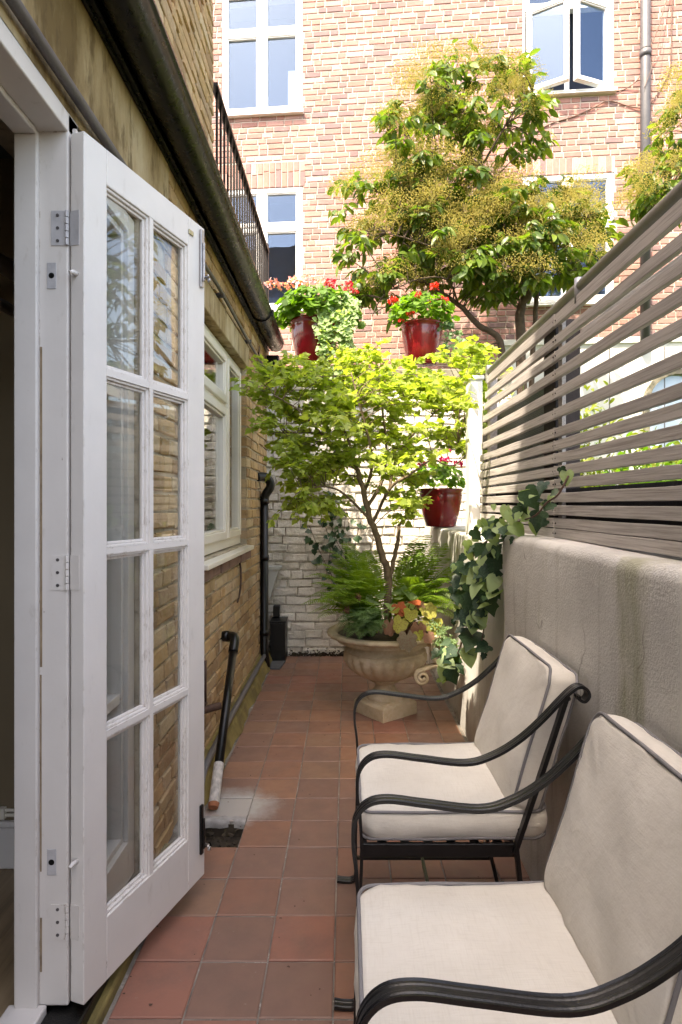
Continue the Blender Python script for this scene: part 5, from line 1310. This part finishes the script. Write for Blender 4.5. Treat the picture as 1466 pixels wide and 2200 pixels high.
for (x, y, s, d) in ((1148,1078,.085,2.25),(1175,1088,.05,2.15),(1165,1050,.05,2.15),(1215,1030,.045,2.02),(1205,1018,.03,2.03),(1190,1060,.03,2.06),(1130,1112,.06,2.36),(1152,1118,.07,2.28),(1120,1098,.06,2.38),(1100,1115,.07,2.45),(1085,1105,.055,2.5),(1112,1138,.065,2.4),(1090,1135,.075,2.5),(1065,1128,.07,2.58),(1045,1135,.075,2.68),(1060,1155,.08,2.62),(1030,1150,.06,2.75),(1048,1178,.10,2.68),(1020,1180,.07,2.82),(1035,1205,.09,2.76),(1010,1200,.07,2.86),(1058,1215,.09,2.66),(1025,1235,.11,2.78),(1055,1245,.10,2.68),(1000,1245,.085,2.88),(1040,1265,.11,2.72),(985,1250,.08,2.92),(1062,1275,.09,2.66),(1015,1275,.08,2.82),(990,1280,.09,2.9),(1050,1300,.09,2.7),(1000,1295,.08,2.86),(1025,1318,.11,2.78),(1005,1330,.09,2.84),(1020,1350,.075,2.8),(1012,1378,.12,2.82),(1030,1390,.075,2.78),(985,1325,.06,2.9),(950,1405,.085,3.25),(972,1400,.08,3.22),(965,1425,.09,3.2),(985,1415,.06,3.22),(955,1450,.085,3.2),(975,1455,.085,3.18),(985,1440,.06,3.2),(1028,1232,.06,2.72),(1010,1225,.07,2.85),(1070,1190,.06,2.6),(1045,1230,.08,2.7),(1035,1292,.09,2.74),(1060,1255,.07,2.64),(990,1225,.07,2.9),(1018,1300,.09,2.8),(1038,1330,.07,2.75),(1128,1070,.05,2.33),(1080,1160,.05,2.55),(1000,1310,.07,2.88)):
    s *= 1.12
    p = P(x+rnd.uniform(-5,5), y+rnd.uniform(-5,5), d); tip = Vector((rnd.uniform(-.9,.5), rnd.uniform(-.6,.0), rnd.uniform(-1.0,-.1))); lv.append((rnd.randrange(5), basis(p-tip.normalized()*s*.5, tip, Vector((-.55,-.8,.55))+rv(.55), s)))
    for q in range(2):
        s2 = s*rnd.uniform(.4,.7); tip = Vector((rnd.uniform(-.9,.6), rnd.uniform(-.6,.2), rnd.uniform(-1.0,.2))); lv.append((rnd.randrange(5), basis(p+Vector((rnd.uniform(-.03,.02), rnd.uniform(0,.08), rnd.uniform(-.05,.05))), tip, Vector((-.55,-.8,.55))+rv(.6), s2)))
scatter('leaf', 'foliage', lf_ivy+lf_heart, lv, MT['ivy'], iv, 200, True)
wi = thing('climbing_ivy', 'dark climbing ivy on the white wall left of the tree trunk', 'ivy', tuple(P(735,1180,5.3)))
wv = MB(); lv = []
for (a, b, c_) in (((700,1240),(710,1170),(690,1110)), ((730,1260),(735,1180),(745,1090)), ((760,1240),(765,1160),(790,1080)), ((720,1250),(690,1190),(665,1130)), ((745,1200),(715,1140),(720,1060))):
    sp = smoothpath([P(*a,5.38), P(*b,5.39), P(*c_,5.39)], 9); wv.tube(sp, .003, 5)
    for p in sp:
        for k in range(2 if rnd.random() < .6 else 0): tip = rv(1)+Vector((0,-.3,-.6)); lv.append((rnd.randrange(3), basis(p+Vector((rnd.uniform(-.07,.07), rnd.uniform(-.07,-.01), rnd.uniform(-.06,.06))), tip, Vector((0,-1,.4))+rv(.4), rnd.uniform(.035,.07))))
obj('stem', wv, MT['cable'], wi, True, kind='stuff'); scatter('leaf', 'foliage', lf_ivy, lv, MT['ivy'], wi, 90, True)
# ------------------------------------------------------------------ shrubs in the neighbouring garden
def shrub(label, c, rx, rz, n, mat, s):
    t = thing('garden_shrub', label, 'shrub', c, 'shrubs beyond the fence'); its = []; st = MB()
    for k in range(7):
        d = Vector((rnd.uniform(-.6,.6)*rx, rnd.uniform(-.6,.6)*rx, rz*rnd.uniform(.9,1.6))); st.tube(smoothpath([Vector(c), Vector(c)+d*.5+rv(.05), Vector(c)+d], 4), [.014*(1-.1*i) for i in range(9)], 6)
    obj('stem', st, MT['darkbark'], t, True, kind='stuff')
    cl = [Vector(c)+Vector((rnd.gauss(0,.45)*rx, rnd.gauss(0,.45)*rx, rz+rnd.gauss(0,.45)*rz)) for _ in range(26)]
    for k in range(n):
        p = rnd.choice(cl)+Vector((rnd.gauss(0,.13), rnd.gauss(0,.13), rnd.gauss(0,.09))); its.append((rnd.randrange(len(lf_oval)), basis(p, rv(1), Vector((0,0,1))+rv(.8), rnd.uniform(*s))))
    merged('crown', lf_oval, its, mat, t, True)
shrub('yellow green shrub farthest right behind the fence slats', (2.75, 4.9, 1.05), .65, .55, 1500, MT['shrub'], (.06,.11))
shrub('yellow green shrub just right of the dark fence post, behind the slats', (2.0, 5.3, 1.05), .5, .6, 1100, MT['shrub'], (.05,.09))
shrub('darker green shrub low behind the middle of the fence', (2.35, 4.2, 1.05), .55, .35, 900, MT['geranium'], (.06,.10))
shrub('green shrub between the mesh screen and the evergreen trunk', (1.75, 6.2, 1.05), .5, .8, 1000, MT['geranium'], (.06,.10))
